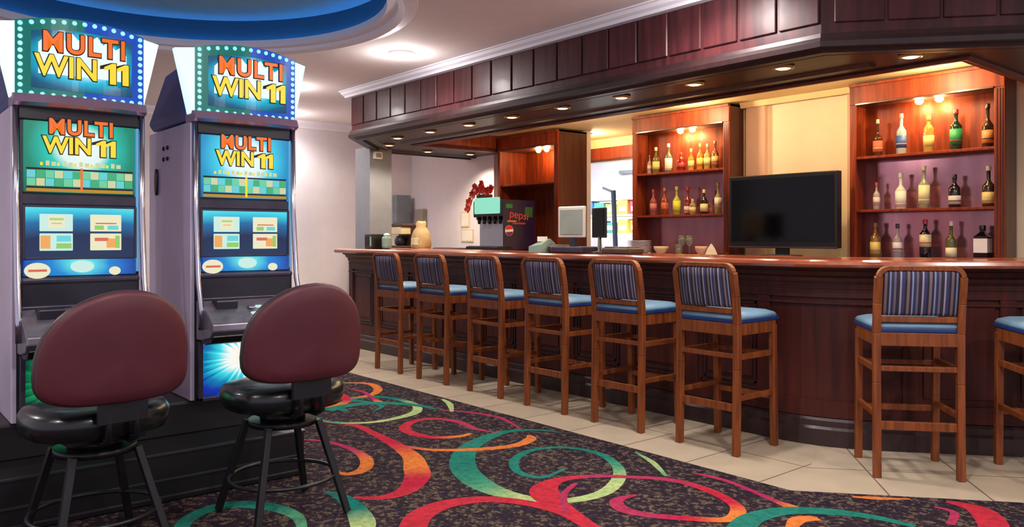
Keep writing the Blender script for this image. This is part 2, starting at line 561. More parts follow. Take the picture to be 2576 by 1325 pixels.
# carpet with its dyed swirls, one object
RIBBONS = [
[(-3.74, 3.546, 0.01, 't'), (-3.888, 3.469, 0.03, 't'), (-3.979, 3.245, 0.06, 't'), (-3.823, 2.873, 0.1, 't'), (-3.514, 2.601, 0.12, 't'), (-3.175, 2.486, 0.11, 'g'), (-2.937, 2.512, 0.07, 'y'), (-2.77, 2.62, 0.055, 'y'), (-2.718, 2.838, 0.06, 'y'), (-2.812, 3.072, 0.06, 'y'), (-2.984, 3.257, 0.05, 'g'), (-3.225, 3.368, 0.04, 't'), (-3.451, 3.317, 0.035, 't'), (-3.537, 3.131, 0.04, 't'), (-3.446, 2.912, 0.045, 't'), (-3.252, 2.776, 0.04, 't'), (-3.101, 2.813, 0.03, 't'), (-3.148, 3.026, 0.012, 't')],
[(-4.128, 2.581, 0.02, 'p'), (-3.916, 2.679, 0.04, 'o'), (-3.742, 2.915, 0.05, 'o'), (-3.683, 3.125, 0.055, 'o'), (-3.735, 3.285, 0.06, 'o'), (-3.818, 3.342, 0.02, 'o')],
[(-5.177, 2.447, 0.02, 'r'), (-4.945, 2.539, 0.03, 'r'), (-4.781, 2.627, 0.045, 'r'), (-4.496, 2.613, 0.05, 'r'), (-4.16, 2.571, 0.07, 'r'), (-3.875, 2.503, 0.09, 'o'), (-3.68, 2.403, 0.11, 'o'), (-3.523, 2.31, 0.11, 'r'), (-3.373, 2.142, 0.08, 'r'), (-3.36, 1.989, 0.05, 'r'), (-3.453, 1.897, 0.02, 'r')],
[(-4.638, 2.179, 0.015, 'p'), (-4.497, 2.287, 0.03, 'p'), (-4.219, 2.318, 0.04, 'p'), (-3.984, 2.271, 0.06, 'o'), (-3.825, 2.161, 0.06, 'o'), (-3.811, 2.054, 0.04, 'o'), (-3.941, 2.023, 0.015, 'o')],
[(-3.991, 3.413, 0.015, 'p'), (-4.316, 3.51, 0.03, 'p'), (-4.608, 3.438, 0.03, 'p'), (-4.807, 3.324, 0.01, 'p')],
[(-4.087, 3.084, 0.02, 'o'), (-4.073, 2.989, 0.04, 'o'), (-4.157, 2.844, 0.05, 'r'), (-4.339, 2.8, 0.06, 'r'), (-4.504, 2.853, 0.06, 'r'), (-4.612, 3.008, 0.05, 'r'), (-4.574, 3.146, 0.04, 'r'), (-4.41, 3.213, 0.05, 'p'), (-4.153, 3.186, 0.03, 'p'), (-3.995, 3.226, 0.01, 'p')],
[(-5.43, 2.926, 0.02, 't'), (-5.53, 3.038, 0.05, 't'), (-5.525, 3.211, 0.05, 't'), (-5.31, 3.299, 0.05, 't'), (-5.05, 3.29, 0.05, 'y'), (-4.84, 3.16, 0.06, 'y'), (-4.761, 2.942, 0.05, 'y'), (-4.775, 2.723, 0.04, 'y'), (-4.931, 2.555, 0.03, 'g'), (-5.146, 2.521, 0.02, 'g')],
[(-5.171, 2.787, 0.03, 't'), (-5.37, 2.822, 0.07, 't'), (-5.494, 2.987, 0.05, 't'), (-5.344, 3.074, 0.04, 't'), (-5.162, 3.07, 0.03, 't'), (-5.058, 2.942, 0.02, 't')],
[(-6.619, 3.204, 0.03, 't'), (-6.275, 3.251, 0.04, 't'), (-6.057, 3.453, 0.05, 'o'), (-5.774, 3.4, 0.06, 'o'), (-5.585, 3.213, 0.05, 'o'), (-5.61, 2.965, 0.04, 'p'), (-5.782, 2.832, 0.02, 'p')],
[(-5.087, 3.566, 0.02, 'y'), (-4.907, 3.505, 0.04, 'y'), (-4.684, 3.367, 0.02, 'y')],
[(-3.115, 3.553, 0.01, 'g'), (-2.91, 3.465, 0.03, 'y'), (-2.695, 3.318, 0.015, 'g')],
[(-2.896, 1.87, 0.1, 'r'), (-3.025, 1.996, 0.1, 'r'), (-3.08, 2.163, 0.09, 'r'), (-3.023, 2.355, 0.07, 'r'), (-2.85, 2.48, 0.06, 'r'), (-2.632, 2.53, 0.07, 'r'), (-2.389, 2.475, 0.06, 'r')],
[(-2.421, 2.509, 0.02, 'r'), (-2.666, 2.563, 0.07, 'r'), (-2.838, 2.611, 0.12, 'r'), (-2.958, 2.695, 0.11, 'r'), (-3.01, 2.847, 0.06, 'r'), (-2.943, 3.023, 0.045, 'p'), (-2.799, 3.173, 0.04, 'p'), (-2.63, 3.289, 0.045, 'p'), (-2.428, 3.298, 0.05, 'r'), (-2.224, 3.227, 0.05, 'r'), (-2.129, 3.129, 0.06, 'o'), (-2.112, 3.013, 0.05, 'o'), (-2.214, 2.908, 0.05, 'r'), (-2.367, 2.797, 0.05, 'p'), (-2.498, 2.764, 0.06, 'p'), (-2.602, 2.838, 0.05, 'p'), (-2.595, 2.966, 0.02, 'p')],
[(-2.632, 2.53, 0.03, 'p'), (-2.821, 2.696, 0.03, 'p'), (-2.916, 2.876, 0.02, 'p')],
[(-2.642, 3.47, 0.015, 'p'), (-2.534, 3.489, 0.03, 'p'), (-2.403, 3.487, 0.03, 'p'), (-2.129, 3.411, 0.03, 'p'), (-2.017, 3.387, 0.05, 'o'), (-1.898, 3.388, 0.02, 'o')],
[(-1.995, 2.943, 0.1, 't'), (-2.045, 3.117, 0.09, 't'), (-2.003, 3.32, 0.08, 't'), (-1.857, 3.469, 0.07, 't'), (-1.696, 3.548, 0.05, 't'), (-1.532, 3.569, 0.03, 't')],
[(-1.871, 3.143, 0.04, 'o'), (-1.903, 3.262, 0.06, 'o'), (-1.852, 3.339, 0.04, 'o')],
[(-1.903, 3.743, 0.02, 'o'), (-1.811, 3.817, 0.035, 'o'), (-1.708, 3.922, 0.01, 'o')],
[(-1.583, 4.017, 0.03, 'p'), (-1.501, 4.027, 0.07, 'r'), (-1.417, 3.993, 0.1, 'r'), (-1.314, 3.829, 0.1, 'r'), (-1.248, 3.594, 0.05, 'r')],
[(-1.588, 3.898, 0.02, 'p'), (-1.496, 3.883, 0.03, 'p'), (-1.445, 3.709, 0.03, 'p')],
[(-3.53, 1.114, 0.05, 't'), (-3.647, 1.176, 0.06, 't'), (-3.732, 1.309, 0.07, 't'), (-3.703, 1.438, 0.08, 't'), (-3.56, 1.54, 0.07, 't'), (-3.382, 1.571, 0.05, 'g'), (-3.194, 1.515, 0.03, 'g')],
[(-3.615, 1.835, 0.02, 't'), (-3.489, 1.854, 0.06, 't'), (-3.294, 1.822, 0.08, 't'), (-3.092, 1.747, 0.09, 'y'), (-2.901, 1.623, 0.03, 'y')]
]

DYE = {'t': (34, 118, 104), 'g': (80, 148, 112), 'y': (168, 190, 124), 'r': (184, 44, 60), 'p': (168, 50, 84), 'o': (212, 118, 56)}


def catmull(p, k=5):
    out = []
    for i in range(len(p) - 1):
        a, b, c, d = p[max(i - 1, 0)], p[i], p[i + 1], p[min(i + 2, len(p) - 1)]
        for j in range(k):
            t = j / k
            out.append([.5 * (2 * b[q] + (c[q] - a[q]) * t + (2 * a[q] - 5 * b[q] + 4 * c[q] - d[q]) * t * t + (3 * b[q] - a[q] - 3 * c[q] + d[q]) * t ** 3) for q in range(len(b))])
    out.append(list(p[-1]))
    return out


mb = MB()
edge2 = (CP[0] + 5 * C4, CP[1] + 5 * S4)
mb.prism([(-10.25, -3.1), (1.4, -3.1), (1.4, CP[1] + (1.4 - CP[0]) * S4 / C4), CP, (-10.25, CP[1])], .0, .012, M['carpet'])
dye = []
bm = mb.bm
k = mb.mi(M['carpet_dye'])
cl = bm.verts.layers.float_color.new('dye')
ribs = list(RIBBONS)
# the same swirls go on over the rest of the carpet
for dx, dy in ((-3.3, -.25), (-.2, -2.9), (2.6, -1.6), (-3.6, -3.1)):
    for r in RIBBONS[:16]:
        ribs.append([(x + dx, y + dy, w, c) for x, y, w, c in r])
for ri, r in enumerate(ribs):
    pts = [(x, y, w) + tuple(lin(DYE[c])[:3]) for x, y, w, c in r]
    pts = catmull(pts)
    if ri >= len(RIBBONS) and any(p[1] > CP[1] - .1 or p[0] < -10 or p[1] < -3 or p[0] > 1.3 or (p[0] > -4.6 and p[1] > .35) or (p[0] > CP[0]) for p in pts):
        continue
    pts = [p for p in pts if p[1] < CP[1] - .02 + max(0, (p[0] - CP[0]) * S4 / C4)]
    if len(pts) < 3:
        continue
    h = .0124 + .0001 * (ri % 20)
    L = []
    for i, p in enumerate(pts):
        a, b = pts[max(i - 1, 0)], pts[min(i + 1, len(pts) - 1)]
        d = Vector((b[0] - a[0], b[1] - a[1]))
        if d.length < 1e-5:
            d = Vector((1, 0))
        d.normalize()
        w = max(p[2], .006) * .62
        row = []
        for s in (-1, 1):
            v = bm.verts.new((p[0] - d.y * w * s, p[1] + d.x * w * s, h))
            v[cl] = tuple(max(0, c) for c in p[3:6]) + (1,)
            row.append(v)
        L.append(row)
    for a, b in zip(L[:-1], L[1:]):
        f = bm.faces.new((a[0], b[0], b[1], a[1]))
        f.material_index = k
me = bpy.data.meshes.new('carpet')
bm.normal_update()
for f in bm.faces:
    if f.material_index == k and f.normal.z < 0:
        f.normal_flip()
bm.to_mesh(me); bm.free()
for m_ in mb.mats:
    me.materials.append(m_)
carpet = bpy.data.objects.new('carpet', me)
COL.objects.link(carpet)
tag(carpet, 'dark flecked carpet with teal, red and orange swirls beside the tiles', 'carpet')

# ceiling with a round blue coffer
CC, CR = (-5.5, 1.6), 1.55
mb = MB()
N = 72
X0, X1, Y0, Y1 = -10.3, 1.5, -3.2, 7.6
inner, outer = [], []
for i in range(N):
    a = 2 * PI * i / N
    cx, cy = math.cos(a), math.sin(a)
    inner.append((CC[0] + CR * cx, CC[1] + CR * cy))
    t = min(((X1 - CC[0]) / cx if cx > 1e-9 else (X0 - CC[0]) / cx if cx < -1e-9 else 1e9), ((Y1 - CC[1]) / cy if cy > 1e-9 else (Y0 - CC[1]) / cy if cy < -1e-9 else 1e9))
    outer.append((CC[0] + t * cx, CC[1] + t * cy))
cor = [(X1, Y1), (X0, Y1), (X0, Y0), (X1, Y0)]
for i in range(N):
    j = (i + 1) % N
    poly = [inner[i], outer[i]]
    for c in cor:
        a0, a1 = 2 * PI * i / N, 2 * PI * (i + 1) / N
        ac = math.atan2(c[1] - CC[1], c[0] - CC[0]) % (2 * PI)
        if a0 < ac < a1:
            poly.append(c)
    poly += [outer[j], inner[j]]
    mb.prism(poly, CEIL, CEIL + .05, M['ceiling_paint'])
struct(mb.done('ceiling'))
mb = MB()
circ = lambda r: [(CC[0] + r * math.cos(-2 * PI * i / N), CC[1] + r * math.sin(-2 * PI * i / N)) for i in range(N)]
mb.sweep(circ(CR), [(0, CEIL + .05), (-.02, CEIL + .05), (-.02, CEIL + .24), (0, CEIL + .24)], M['blue_edge'], True)
mb.prism(circ(CR + .03), CEIL + .24, CEIL + .27, M['blue_lit'])
struct(mb.done('ceiling'))
# blue neon tube in a cove round the inside of the coffer
mb = MB()
mb.sweep(circ(CR), [(0, CEIL), (.075, CEIL), (.075, CEIL + .055), (.067, CEIL + .055), (.067, CEIL + .01), (0, CEIL + .01)], M['trim_white'], True)
struct(mb.done('trim_6'))
mb = MB()
mb.sweep(circ(CR), [(.045, CEIL + .018), (.030, CEIL + .018), (.023, CEIL + .030), (.030, CEIL + .042), (.045, CEIL + .042), (.052, CEIL + .030)], emis('blue_neon', (120, 190, 255), 5), True)
tag(mb.done('neon_ring'), 'blue neon tube ring glowing inside the round ceiling recess', 'neon light')
mb = MB()
mb.sweep(circ(CR), [(.0, CEIL + .05), (.0, CEIL - .03), (-.045, CEIL - .045), (-.09, CEIL - .03), (-.13, CEIL - .018), (-.135, CEIL + .001), (-.02, CEIL + .05)], M['trim_white'], True)
struct(mb.done('trim_1'))

# walls
mb = MB()
mb.box(-10.4, -10.3, -3.2, 6.75, 0, CEIL + .05, M['white_paint'])
struct(mb.done('wall_far'))
mb = MB()
mb.sweep([(-10.3, -3.2), (-10.3, 6.65)], [(0, CEIL), (0, CEIL - .10), (.02, CEIL - .10), (.03, CEIL - .07), (.07, CEIL - .03), (.08, CEIL)], M['trim_white'])
struct(mb.done('trim_2'))
mb = MB()
mb.box(-10.3, -8.3, 6.65, 6.75, 0, CEIL + .05, M['white_paint'])
mb.box(-8.3, -6.79, 6.87, 6.94, 0, 2.54, M['white_paint'])
struct(mb.done('wall_back_left'))
mb = MB()
mb.box(-5.62, 1.5, 6.65, 6.75, 0, CEIL + .05, M['cream_wall'])
# rose-beige strips either side of the panel behind the television, the panel stands a little proud
mb.box(-4.40, -4.20, 6.60, 6.65, 0, 2.54, M['pink_wall'])
mb.box(-3.40, -3.27, 6.60, 6.65, 0, 2.54, M['pink_wall'])
struct(mb.done('wall_back_right'))
# alcove wall with the opening to the next room
mb = MB()
mb.box(-8.4, -8.05, 7.6, 7.7, 0, 2.54, M['cab_wood'])
mb.box(-6.35, -5.5, 7.6, 7.7, 0, 2.54, M['cab_wood'])
mb.box(-8.05, -6.35, 7.6, 7.7, 2.42, 2.54, M['cream_paint'])
mb.box(-8.05, -6.35, 7.56, 7.7, 2.27, 2.42, M['cab_wood'])
mb.box(-8.05, -6.35, 7.57, 7.7, 2.24, 2.27, M['cab_dark'])
struct(mb.done('wall_alcove'))
mb = MB()
mb.box(-8.4, -8.3, 6.75, 7.6, 0, 2.54, M['cream_paint'])
mb.box(-5.62, -5.5, 6.75, 7.6, 0, 2.54, M['cream_paint'])
struct(mb.done('wall_alcove_sides'))
mb = MB()
mb.box(-7.86, -1.98, 5.25, 7.6, INNER, INNER + .04, M['cream_paint'])
mb.box(-8.4, -7.86, 6.66, 7.6, INNER, INNER + .04, M['cream_paint'])
struct(mb.done('ceiling'))
# cove between inner ceiling and wall
mb = MB()
for a, b in ((-4.44, -3.27), (-2.12, -1.98)):
    mb.sweep([(a, 6.60), (b, 6.60)], [(0, INNER), (0, INNER - .05), (.03, INNER - .05), (.05, INNER)], M['cream_paint'])
struct(mb.done('trim_3'))
# next room
mb = MB()
mb.box(-13.5, -3.9, 11.6, 11.7, 0, 3.2, M['white_paint'])
mb.box(-13.6, -13.5, 7.7, 11.6, 0, 3.2, M['white_paint'])
mb.box(-3.9, -3.8, 8.2, 11.6, 0, 3.2, M['white_paint'])
struct(mb.done('wall_next_room'))
mb = MB()
mb.box(-13.5, -3.9, 7.7, 11.7, 3.2, 3.25, M['white_paint'])
struct(mb.done('ceiling'))
light('AREA', (-9.0, 9.3, 3.1), 480, (.88, .95, 1.0), 2.2, name='next_room_light')

# grey pillar under the canopy
mb = MB()
mb.box(-8.96, -8.6, 4.95, 5.26, 0, 2.37, M['grey_paint'], .004)
tag(mb.done('pillar'), 'square grey painted pillar behind the far end of the bar', 'pillar')
b_ = MB()
b_.box(-.0, .05, -.06, .05, 0, .09, M['paper'], .006)
b_.box(.05, .056, -.04, .03, .02, .07, M['grey_plastic'], .002)
tag(b_.done('wall_sensor', loc=(-8.6, 5.05, 2.22)), 'small white box fixed high on the grey pillar', 'sensor')

# ------------------------------------------------------------------ wooden canopy over the bar
CX = -7.94
OUT = [(-8.9, 6.65), (-8.9, 5.2), (-7.86, 4.3), (-2.37, 4.3), (-1.0, 4.3 + 1.37 * S4 / C4), (-1.0, 6.65)]
INN = [(CX, 6.65), (CX, 5.25), (-1.98, 5.25), (-1.98, 6.65)]
canopy = thing('bar_canopy', 'dark mahogany panelled canopy with downlights hanging over the whole bar', 'canopy', (0, 0, 0))


def shifted(o, dz=0):
    return o


Z0, Z1 = 2.36, CEIL - .06
mb = MB()
mb.sweep(OUT, [(0, Z0), (0, Z1), (-.03, Z1), (-.03, Z0)], M['mahogany'])
mb.done('fascia', canopy)
# raised panels along the fascia
def panels_along(p, q, step, z0, z1, m, first=0.0, th=.014, gap=.018, bev=.006):
    a, b = Vector(p), Vector(q)
    L = (b - a).length
    ang = math.atan2(b.y - a.y, b.x - a.x)
    n = int((L - first) / step)
    for i in range(n):
        s0 = first + i * step + gap / 2
        T = Matrix.Translation((a.x, a.y, 0)) @ Matrix.Rotation(ang, 4, 'Z')
        mb = MB()
        mb.box(s0, s0 + step - gap, -th, .002, z0, z1, m, bev, 1, T=T)
        mb.done('fascia_panel', canopy)


panels_along((-7.86, 4.3), (-2.37, 4.3), .2745, Z0 + .13, Z1 - .012, M['mahogany'])
panels_along(OUT[3], OUT[4], .29, Z0 + .13, Z1 - .012, M['mahogany'], .06)
panels_along(OUT[1], OUT[2], .27, Z0 + .13, Z1 - .012, M['mahogany'])
mb = MB()
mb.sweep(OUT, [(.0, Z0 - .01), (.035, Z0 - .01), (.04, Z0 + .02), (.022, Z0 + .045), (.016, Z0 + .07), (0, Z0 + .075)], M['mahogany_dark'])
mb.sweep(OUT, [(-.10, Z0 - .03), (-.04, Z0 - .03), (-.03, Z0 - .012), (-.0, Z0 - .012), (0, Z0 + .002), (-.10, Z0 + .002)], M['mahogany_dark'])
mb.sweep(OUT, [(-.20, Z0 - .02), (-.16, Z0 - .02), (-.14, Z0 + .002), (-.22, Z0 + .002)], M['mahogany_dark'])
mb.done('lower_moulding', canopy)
# underside
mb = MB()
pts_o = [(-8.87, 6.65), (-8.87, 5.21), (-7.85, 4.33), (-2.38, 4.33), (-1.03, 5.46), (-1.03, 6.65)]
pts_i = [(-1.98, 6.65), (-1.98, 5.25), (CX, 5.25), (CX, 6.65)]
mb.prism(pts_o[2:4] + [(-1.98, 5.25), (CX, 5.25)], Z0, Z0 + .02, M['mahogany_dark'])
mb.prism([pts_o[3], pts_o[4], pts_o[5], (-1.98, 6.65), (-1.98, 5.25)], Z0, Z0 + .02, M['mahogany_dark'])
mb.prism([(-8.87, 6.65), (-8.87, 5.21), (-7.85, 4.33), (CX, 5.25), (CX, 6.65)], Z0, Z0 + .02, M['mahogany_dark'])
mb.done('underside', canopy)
mb = MB()
mb.sweep(INN, [(0, Z0 - .02), (0, INNER + .02), (.03, INNER + .02), (.03, Z0 - .02)], M['cab_wood'])
mb.done('inner_board', canopy)
mb = MB()
mb.sweep(INN, [(-.012, Z0 - .012), (-.02, Z0 + .0), (-.012, Z0 + .03), (0, Z0 + .03), (.0, Z0 - .0), (.08, Z0 - .0), (.08, Z0 - .012), (.04, Z0 - .022)], M['mahogany'])
mb.sweep([(-7.9, 5.25), (-2.4, 5.25)], [(.22, Z0 + .002), (.24, Z0 - .02), (.29, Z0 - .02), (.31, Z0 + .002)], M['mahogany_dark'])
mb.done('inner_moulding', canopy)
mb = MB()
mb.prism(pts_o[1:4] + [(-1.98, 5.25), (CX, 5.25)], Z1 - .02, Z1, M['mahogany_dark'])
mb.done('top_board', canopy)
# white cornice over it
mb = MB()
mb.sweep([(-8.95, 6.65), (-8.95, 5.2), (-7.9, 4.26), (-2.35, 4.26), (-.96, 4.26 + 1.39 * S4 / C4)], [(-.06, CEIL - .07), (.02, CEIL - .07), (.03, CEIL - .05), (.055, CEIL - .035), (.07, CEIL - .012), (.085, CEIL - .010), (.085, CEIL), (-.06, CEIL)], M['trim_white'])
struct(mb.done('trim_4'))


def downlight(name, loc, r, face, rim, label, group, depth=.02):
    t = thing(name, label, 'downlight', loc, 0, group)
    mb = MB()
    mb.lathe([(r, -depth), (r * 1.3, -depth * .8), (r * 1.36, 0), (r, 0)], n=24, m=rim, cap=False)
    mb.lathe([(r, -depth), (r * .98, -depth * .3), (r * .9, 0), (r, 0)], n=24, m=rim, cap=False)
    mb.done('rim', t)
    mb = MB()
    mb.lathe([(r * .96, -depth * .7), (r * .7, -depth * 1.0)], n=24, m=face)
    mb.done('lamp_face', t)
    return t


POSW = ['at the grey pillar corner', 'near the white back wall, nearer the bar', 'farthest, over the white wall']
for i, (x, y) in enumerate(CANOPY_LAMPS):
    if i < 3:
        lb = 'round warm canopy downlight ' + ['above the grey pillar corner', 'above the far coffee counter', 'farthest in, above the drinks dispenser'][i]
    elif i < 11:
        above = ['above the far end stool', 'second from the far end of the long run', 'third from the far end of the long run', 'fourth from the far end of the long run',
                 'fifth from the far end of the long run', 'in front of the doorway cabinet', 'in front of the television', 'last before the canopy bends'][i - 3]
        lb = 'round warm downlight under the canopy, ' + above
    else:
        lb = ['round warm canopy downlight just past the bend, before the right bottle cabinet', 'round warm canopy downlight at the right edge of the photo'][i - 11]
    downlight('canopy_downlight', (x, y, Z0 - .0015), .052, M['lamp_warm'], M['lamp_rim'], lb, 'downlights under the bar canopy')
RL = ['bright white ceiling downlight nearest the blue round recess', 'bright white ceiling downlight by the far white wall']
for i, (x, y) in enumerate(ROOM_AND_FILL_LAMPS[:2]):
    downlight('ceiling_downlight', (x, y, CEIL), .085, M['lamp_white'], M['lamp_rim_white'], RL[i], 'downlights in the white ceiling', .015)
IL = ['warm ceiling spot in the cream alcove before the doorway', 'warm ceiling spot over the middle bottle cabinet', 'warm ceiling spot over the right bottle cabinet']
for i, (x, y) in enumerate(INNER_LAMPS[:3]):
    downlight('alcove_downlight', (x, y, INNER), .05, M['lamp_amber'], M['lamp_rim'], IL[i], 'spots in the cream inner ceiling')

# ------------------------------------------------------------------ bar counter
def arc_path(p0, corner, r, ang, n=7):
    t = r * math.tan(ang / 2)
    out = [p0]
    c = (corner[0] - t, corner[1] + r)
    for i in range(n + 1):
        a = -PI / 2 + ang * i / n
        out.append((c[0] + r * math.cos(a), c[1] + r * math.sin(a)))
    return out


BAR_Z = 1.135
front = arc_path((-8.36, 4.55), (-2.5, 4.55), .9, A40) + [(-1.02, 4.55 + 1.48 * S4 / C4)]
bar = thing('bar_counter', 'long dark panelled wooden bar counter with a glossy red-brown top and an angled end', 'bar counter', (0, 0, 0))
mb = MB()
mb.sweep(front, [(0, 0), (0, BAR_Z - .05), (-.48, BAR_Z - .05), (-.48, 0)], M['bar_wood'])
mb.done('body', bar)
mb = MB()
mb.sweep(front, [(0, 0), (.045, 0), (.045, .10), (.03, .115), (.03, .15), (.018, .165), (0, .17)], M['mahogany_dark'])
mb.done('plinth', bar)
mb = MB()
# rails round the panels
for z0, z1, o in ((.17, .27, .016), (.90, 1.00, .016), (.86, .875, .022), (.955, .965, .024)):
    mb.sweep(front, rect(0, o, z0, z1), M['bar_wood'])
mb.sweep(front, [(0, .985), (.02, .985), (.03, 1.0), (.03, 1.02), (.055, 1.035), (.07, 1.06), (.10, 1.07), (.10, BAR_Z - .05), (0, BAR_Z - .05)], M['bar_wood'])
mb.done('moulding', bar)
n_ = 9
L_ = (-2.85 + 8.36) / n_
for i in range(n_ + 1):
    x = -8.36 + i * L_
    w = .05 if 0 < i < n_ else .08
    xa, xb = (x, x + .09) if i == 0 else (x - .09, x) if i == n_ else (x - .05, x + .05)
    mb = MB(); mb.box(xa, xb, 4.534, 4.551, .27, .90, M['bar_wood'], .003, 1); mb.done('stile', bar)
T2 = Matrix.Translation((-2.17, 4.827, 0)) @ Matrix.Rotation(A40, 4, 'Z')
for s in (.02, .55, 1.08):
    mb = MB(); mb.box(s, s + .09, -.016, .002, .27, .90, M['bar_wood'], .003, 1, T=T2); mb.done('stile', bar)
for i in range(n_):
    x = -8.36 + i * L_
    a, b = x + .075, x + L_ - .075
    mb = MB()
    for q in (0, .03):
        for (xa, xb, za, zb) in ((a + q, b - q, .29 + q, .302 + q), (a + q, b - q, .868 - q, .88 - q), (a + q, a + q + .012, .29 + q, .88 - q), (b - q - .012, b - q, .29 + q, .88 - q)):
            mb.box(xa, xb, 4.541, 4.551, za, zb, M['mahogany_dark'])
    mb.box(a + .06, b - .06, 4.542, 4.551, .36, .81, M['bar_wood'], .004, 1)
    mb.done('raised_panel', bar)
for s in (.135, .665):
    mb = MB(); mb.box(s, s + .39, -.012, .002, .31, .86, M['bar_wood'], .004, 1, T=T2); mb.done('raised_panel', bar)
top = arc_path((-8.40, 4.38), (-2.44, 4.38), .95, A40) + [(-.90, 4.38 + 1.54 * S4 / C4)]
mb = MB()
t = BAR_Z
mb.sweep(top, [(.0, t - .05), (.012, t - .044), (.018, t - .03), (.012, t - .012), (.0, t - .002), (-.02, t), (-.09, t - .001), (-.10, t - .006), (-.62, t - .006), (-.66, t), (-.67, t - .04), (-.67, t - .05)], M['top_wood'])
mb.done('countertop', bar)
# foot-rail moulding low on the front
# ------------------------------------------------------------------ back counters
def back_counter(x0, x1, y0, y1, label):
    t = thing('work_counter', label, 'counter', ((x0 + x1) / 2, y0, 0))
    w = (x1 - x0) / 2
    mb = MB(); mb.box(-w + .01, w - .01, .03, y1 - y0, 0, 1.06, M['cab_dark']); mb.done('body', t)
    mb = MB(); mb.box(-w, w, 0, y1 - y0, 1.06, 1.10, M['top_wood'], .006); mb.done('countertop', t)
    n = max(2, round(2 * w / .55))
    for i in range(n):
        a = -w + .02 + i * (2 * w - .04) / n
        mb = MB(); mb.box(a + .008, a + (2 * w - .04) / n - .008, .01, .035, .12, 1.0, M['cab_wood'], .004)
        d = mb.done('door', t)
        mb = MB(); mb.bar((a + .06, -.012, .75), (a + .06, -.012, .90), .012, .012, M['chrome']); mb.done('handle', d)
    return t


back_counter(-10.28, -6.8, 5.60, 6.40, 'wooden work counter below the drinks dispenser along the white wall')
back_counter(-5.66, -2.12, 6.02, 6.40, 'wooden back counter below the television and bottle cabinets')

# ------------------------------------------------------------------ bottle cabinets
def cabinet(x0, x1, yb, label, shelves, top=2.52, mirror=True, base=1.10):
    t = thing('bottle_cabinet', label, 'cabinet', ((x0 + x1) / 2, 6.40, base))
    w = (x1 - x0) / 2
    d = yb - 6.40
    h = top - base
    fr = M['cab_wood']
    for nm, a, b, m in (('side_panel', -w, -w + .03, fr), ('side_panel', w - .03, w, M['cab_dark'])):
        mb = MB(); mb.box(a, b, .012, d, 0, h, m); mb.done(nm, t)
    for a, b in ((-w, -w + .05), (w - .07, w)):
        mb = MB()
        mb.box(a, b, -.012, .012, 0, h - .16, fr, .003)
        if a > 0:
            for q in (.015, .035, .052):
                mb.box(a + q, a + q + .006, -.016, -.010, .02, h - .18, M['cab_dark'])
        mb.done('stile', t)
    mb = MB()
    mb.box(-w, w, -.016, .012, h - .17, h - .01, fr, .004)
    mb.box(-w, w, -.03, .0, h - .025, h, fr, .004)
    mb.box(-w + .05, w - .07, -.022, -.008, h - .175, h - .16, M['cab_dark'], .002)
    mb.done('cornice', t)
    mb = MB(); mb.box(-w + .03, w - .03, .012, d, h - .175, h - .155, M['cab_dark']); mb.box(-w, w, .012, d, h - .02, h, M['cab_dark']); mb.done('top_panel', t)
    zs = sorted(shelves)
    hi = zs[-1] - base
    mb = MB()
    mb.box(-w + .03, w - .03, d - .02, d, hi, h - .17, fr)
    mb.done('back_panel', t)
    mb = MB()
    mb.box(-w + .03, w - .03, d - .02, d, 0, hi, M['mirror'] if mirror else fr)
    o = mb.done('mirror_panel' if mirror else 'back_panel', t)
    for z in zs:
        mb = MB(); mb.box(-w + .03, w - .03, .0, d - .02, z - base - .022, z - base, fr, .003); mb.done('shelf', t)
    # the pair of puck lamps under the top
    f = MB()
    cx = {-7.35: -.02}.get(round((x0 + x1) / 2, 2), 0.0)
    lx = []
    for k in (-.075, .075):
        f2_ = MB(); f2_.lathe([(.03, 0), (.034, -.012), (.02, -.03), (.004, -.034)], c=(cx + k, d * .55, h - .175), n=16, m=M['lamp_amber'])
        f2_.done('puck_lamp', t)
        light('POINT', ((x0 + x1) / 2 + cx + k, 6.40 + d * .55, base + h - .235), 7, AMBER, .03, name='cabinet_lamp')
    return t


cabinet(-7.90, -6.78, 6.86, 'wooden wall cabinet with a lit top compartment behind the drinks dispenser', [1.92], mirror=False)
cabinet(-5.64, -4.44, 6.62, 'lit wooden bottle cabinet left of the television', [1.925, 1.49])
cabinet(-3.27, -2.12, 6.62, 'lit wooden bottle cabinet right of the television, nearest the camera', [1.925, 1.49])

# ------------------------------------------------------------------ bottles
BM = {}


def glassy(name, rgb, trans=.35, rough=.08):
    if name not in BM:
        BM[name] = mat(name, rgb, rough, coat=.5, trans=trans, var=.05)
    return BM[name]


def plainm(name, rgb, rough=.55):
    if name not in BM:
        BM[name] = mat(name, rgb, rough, var=.06)
    return BM[name]


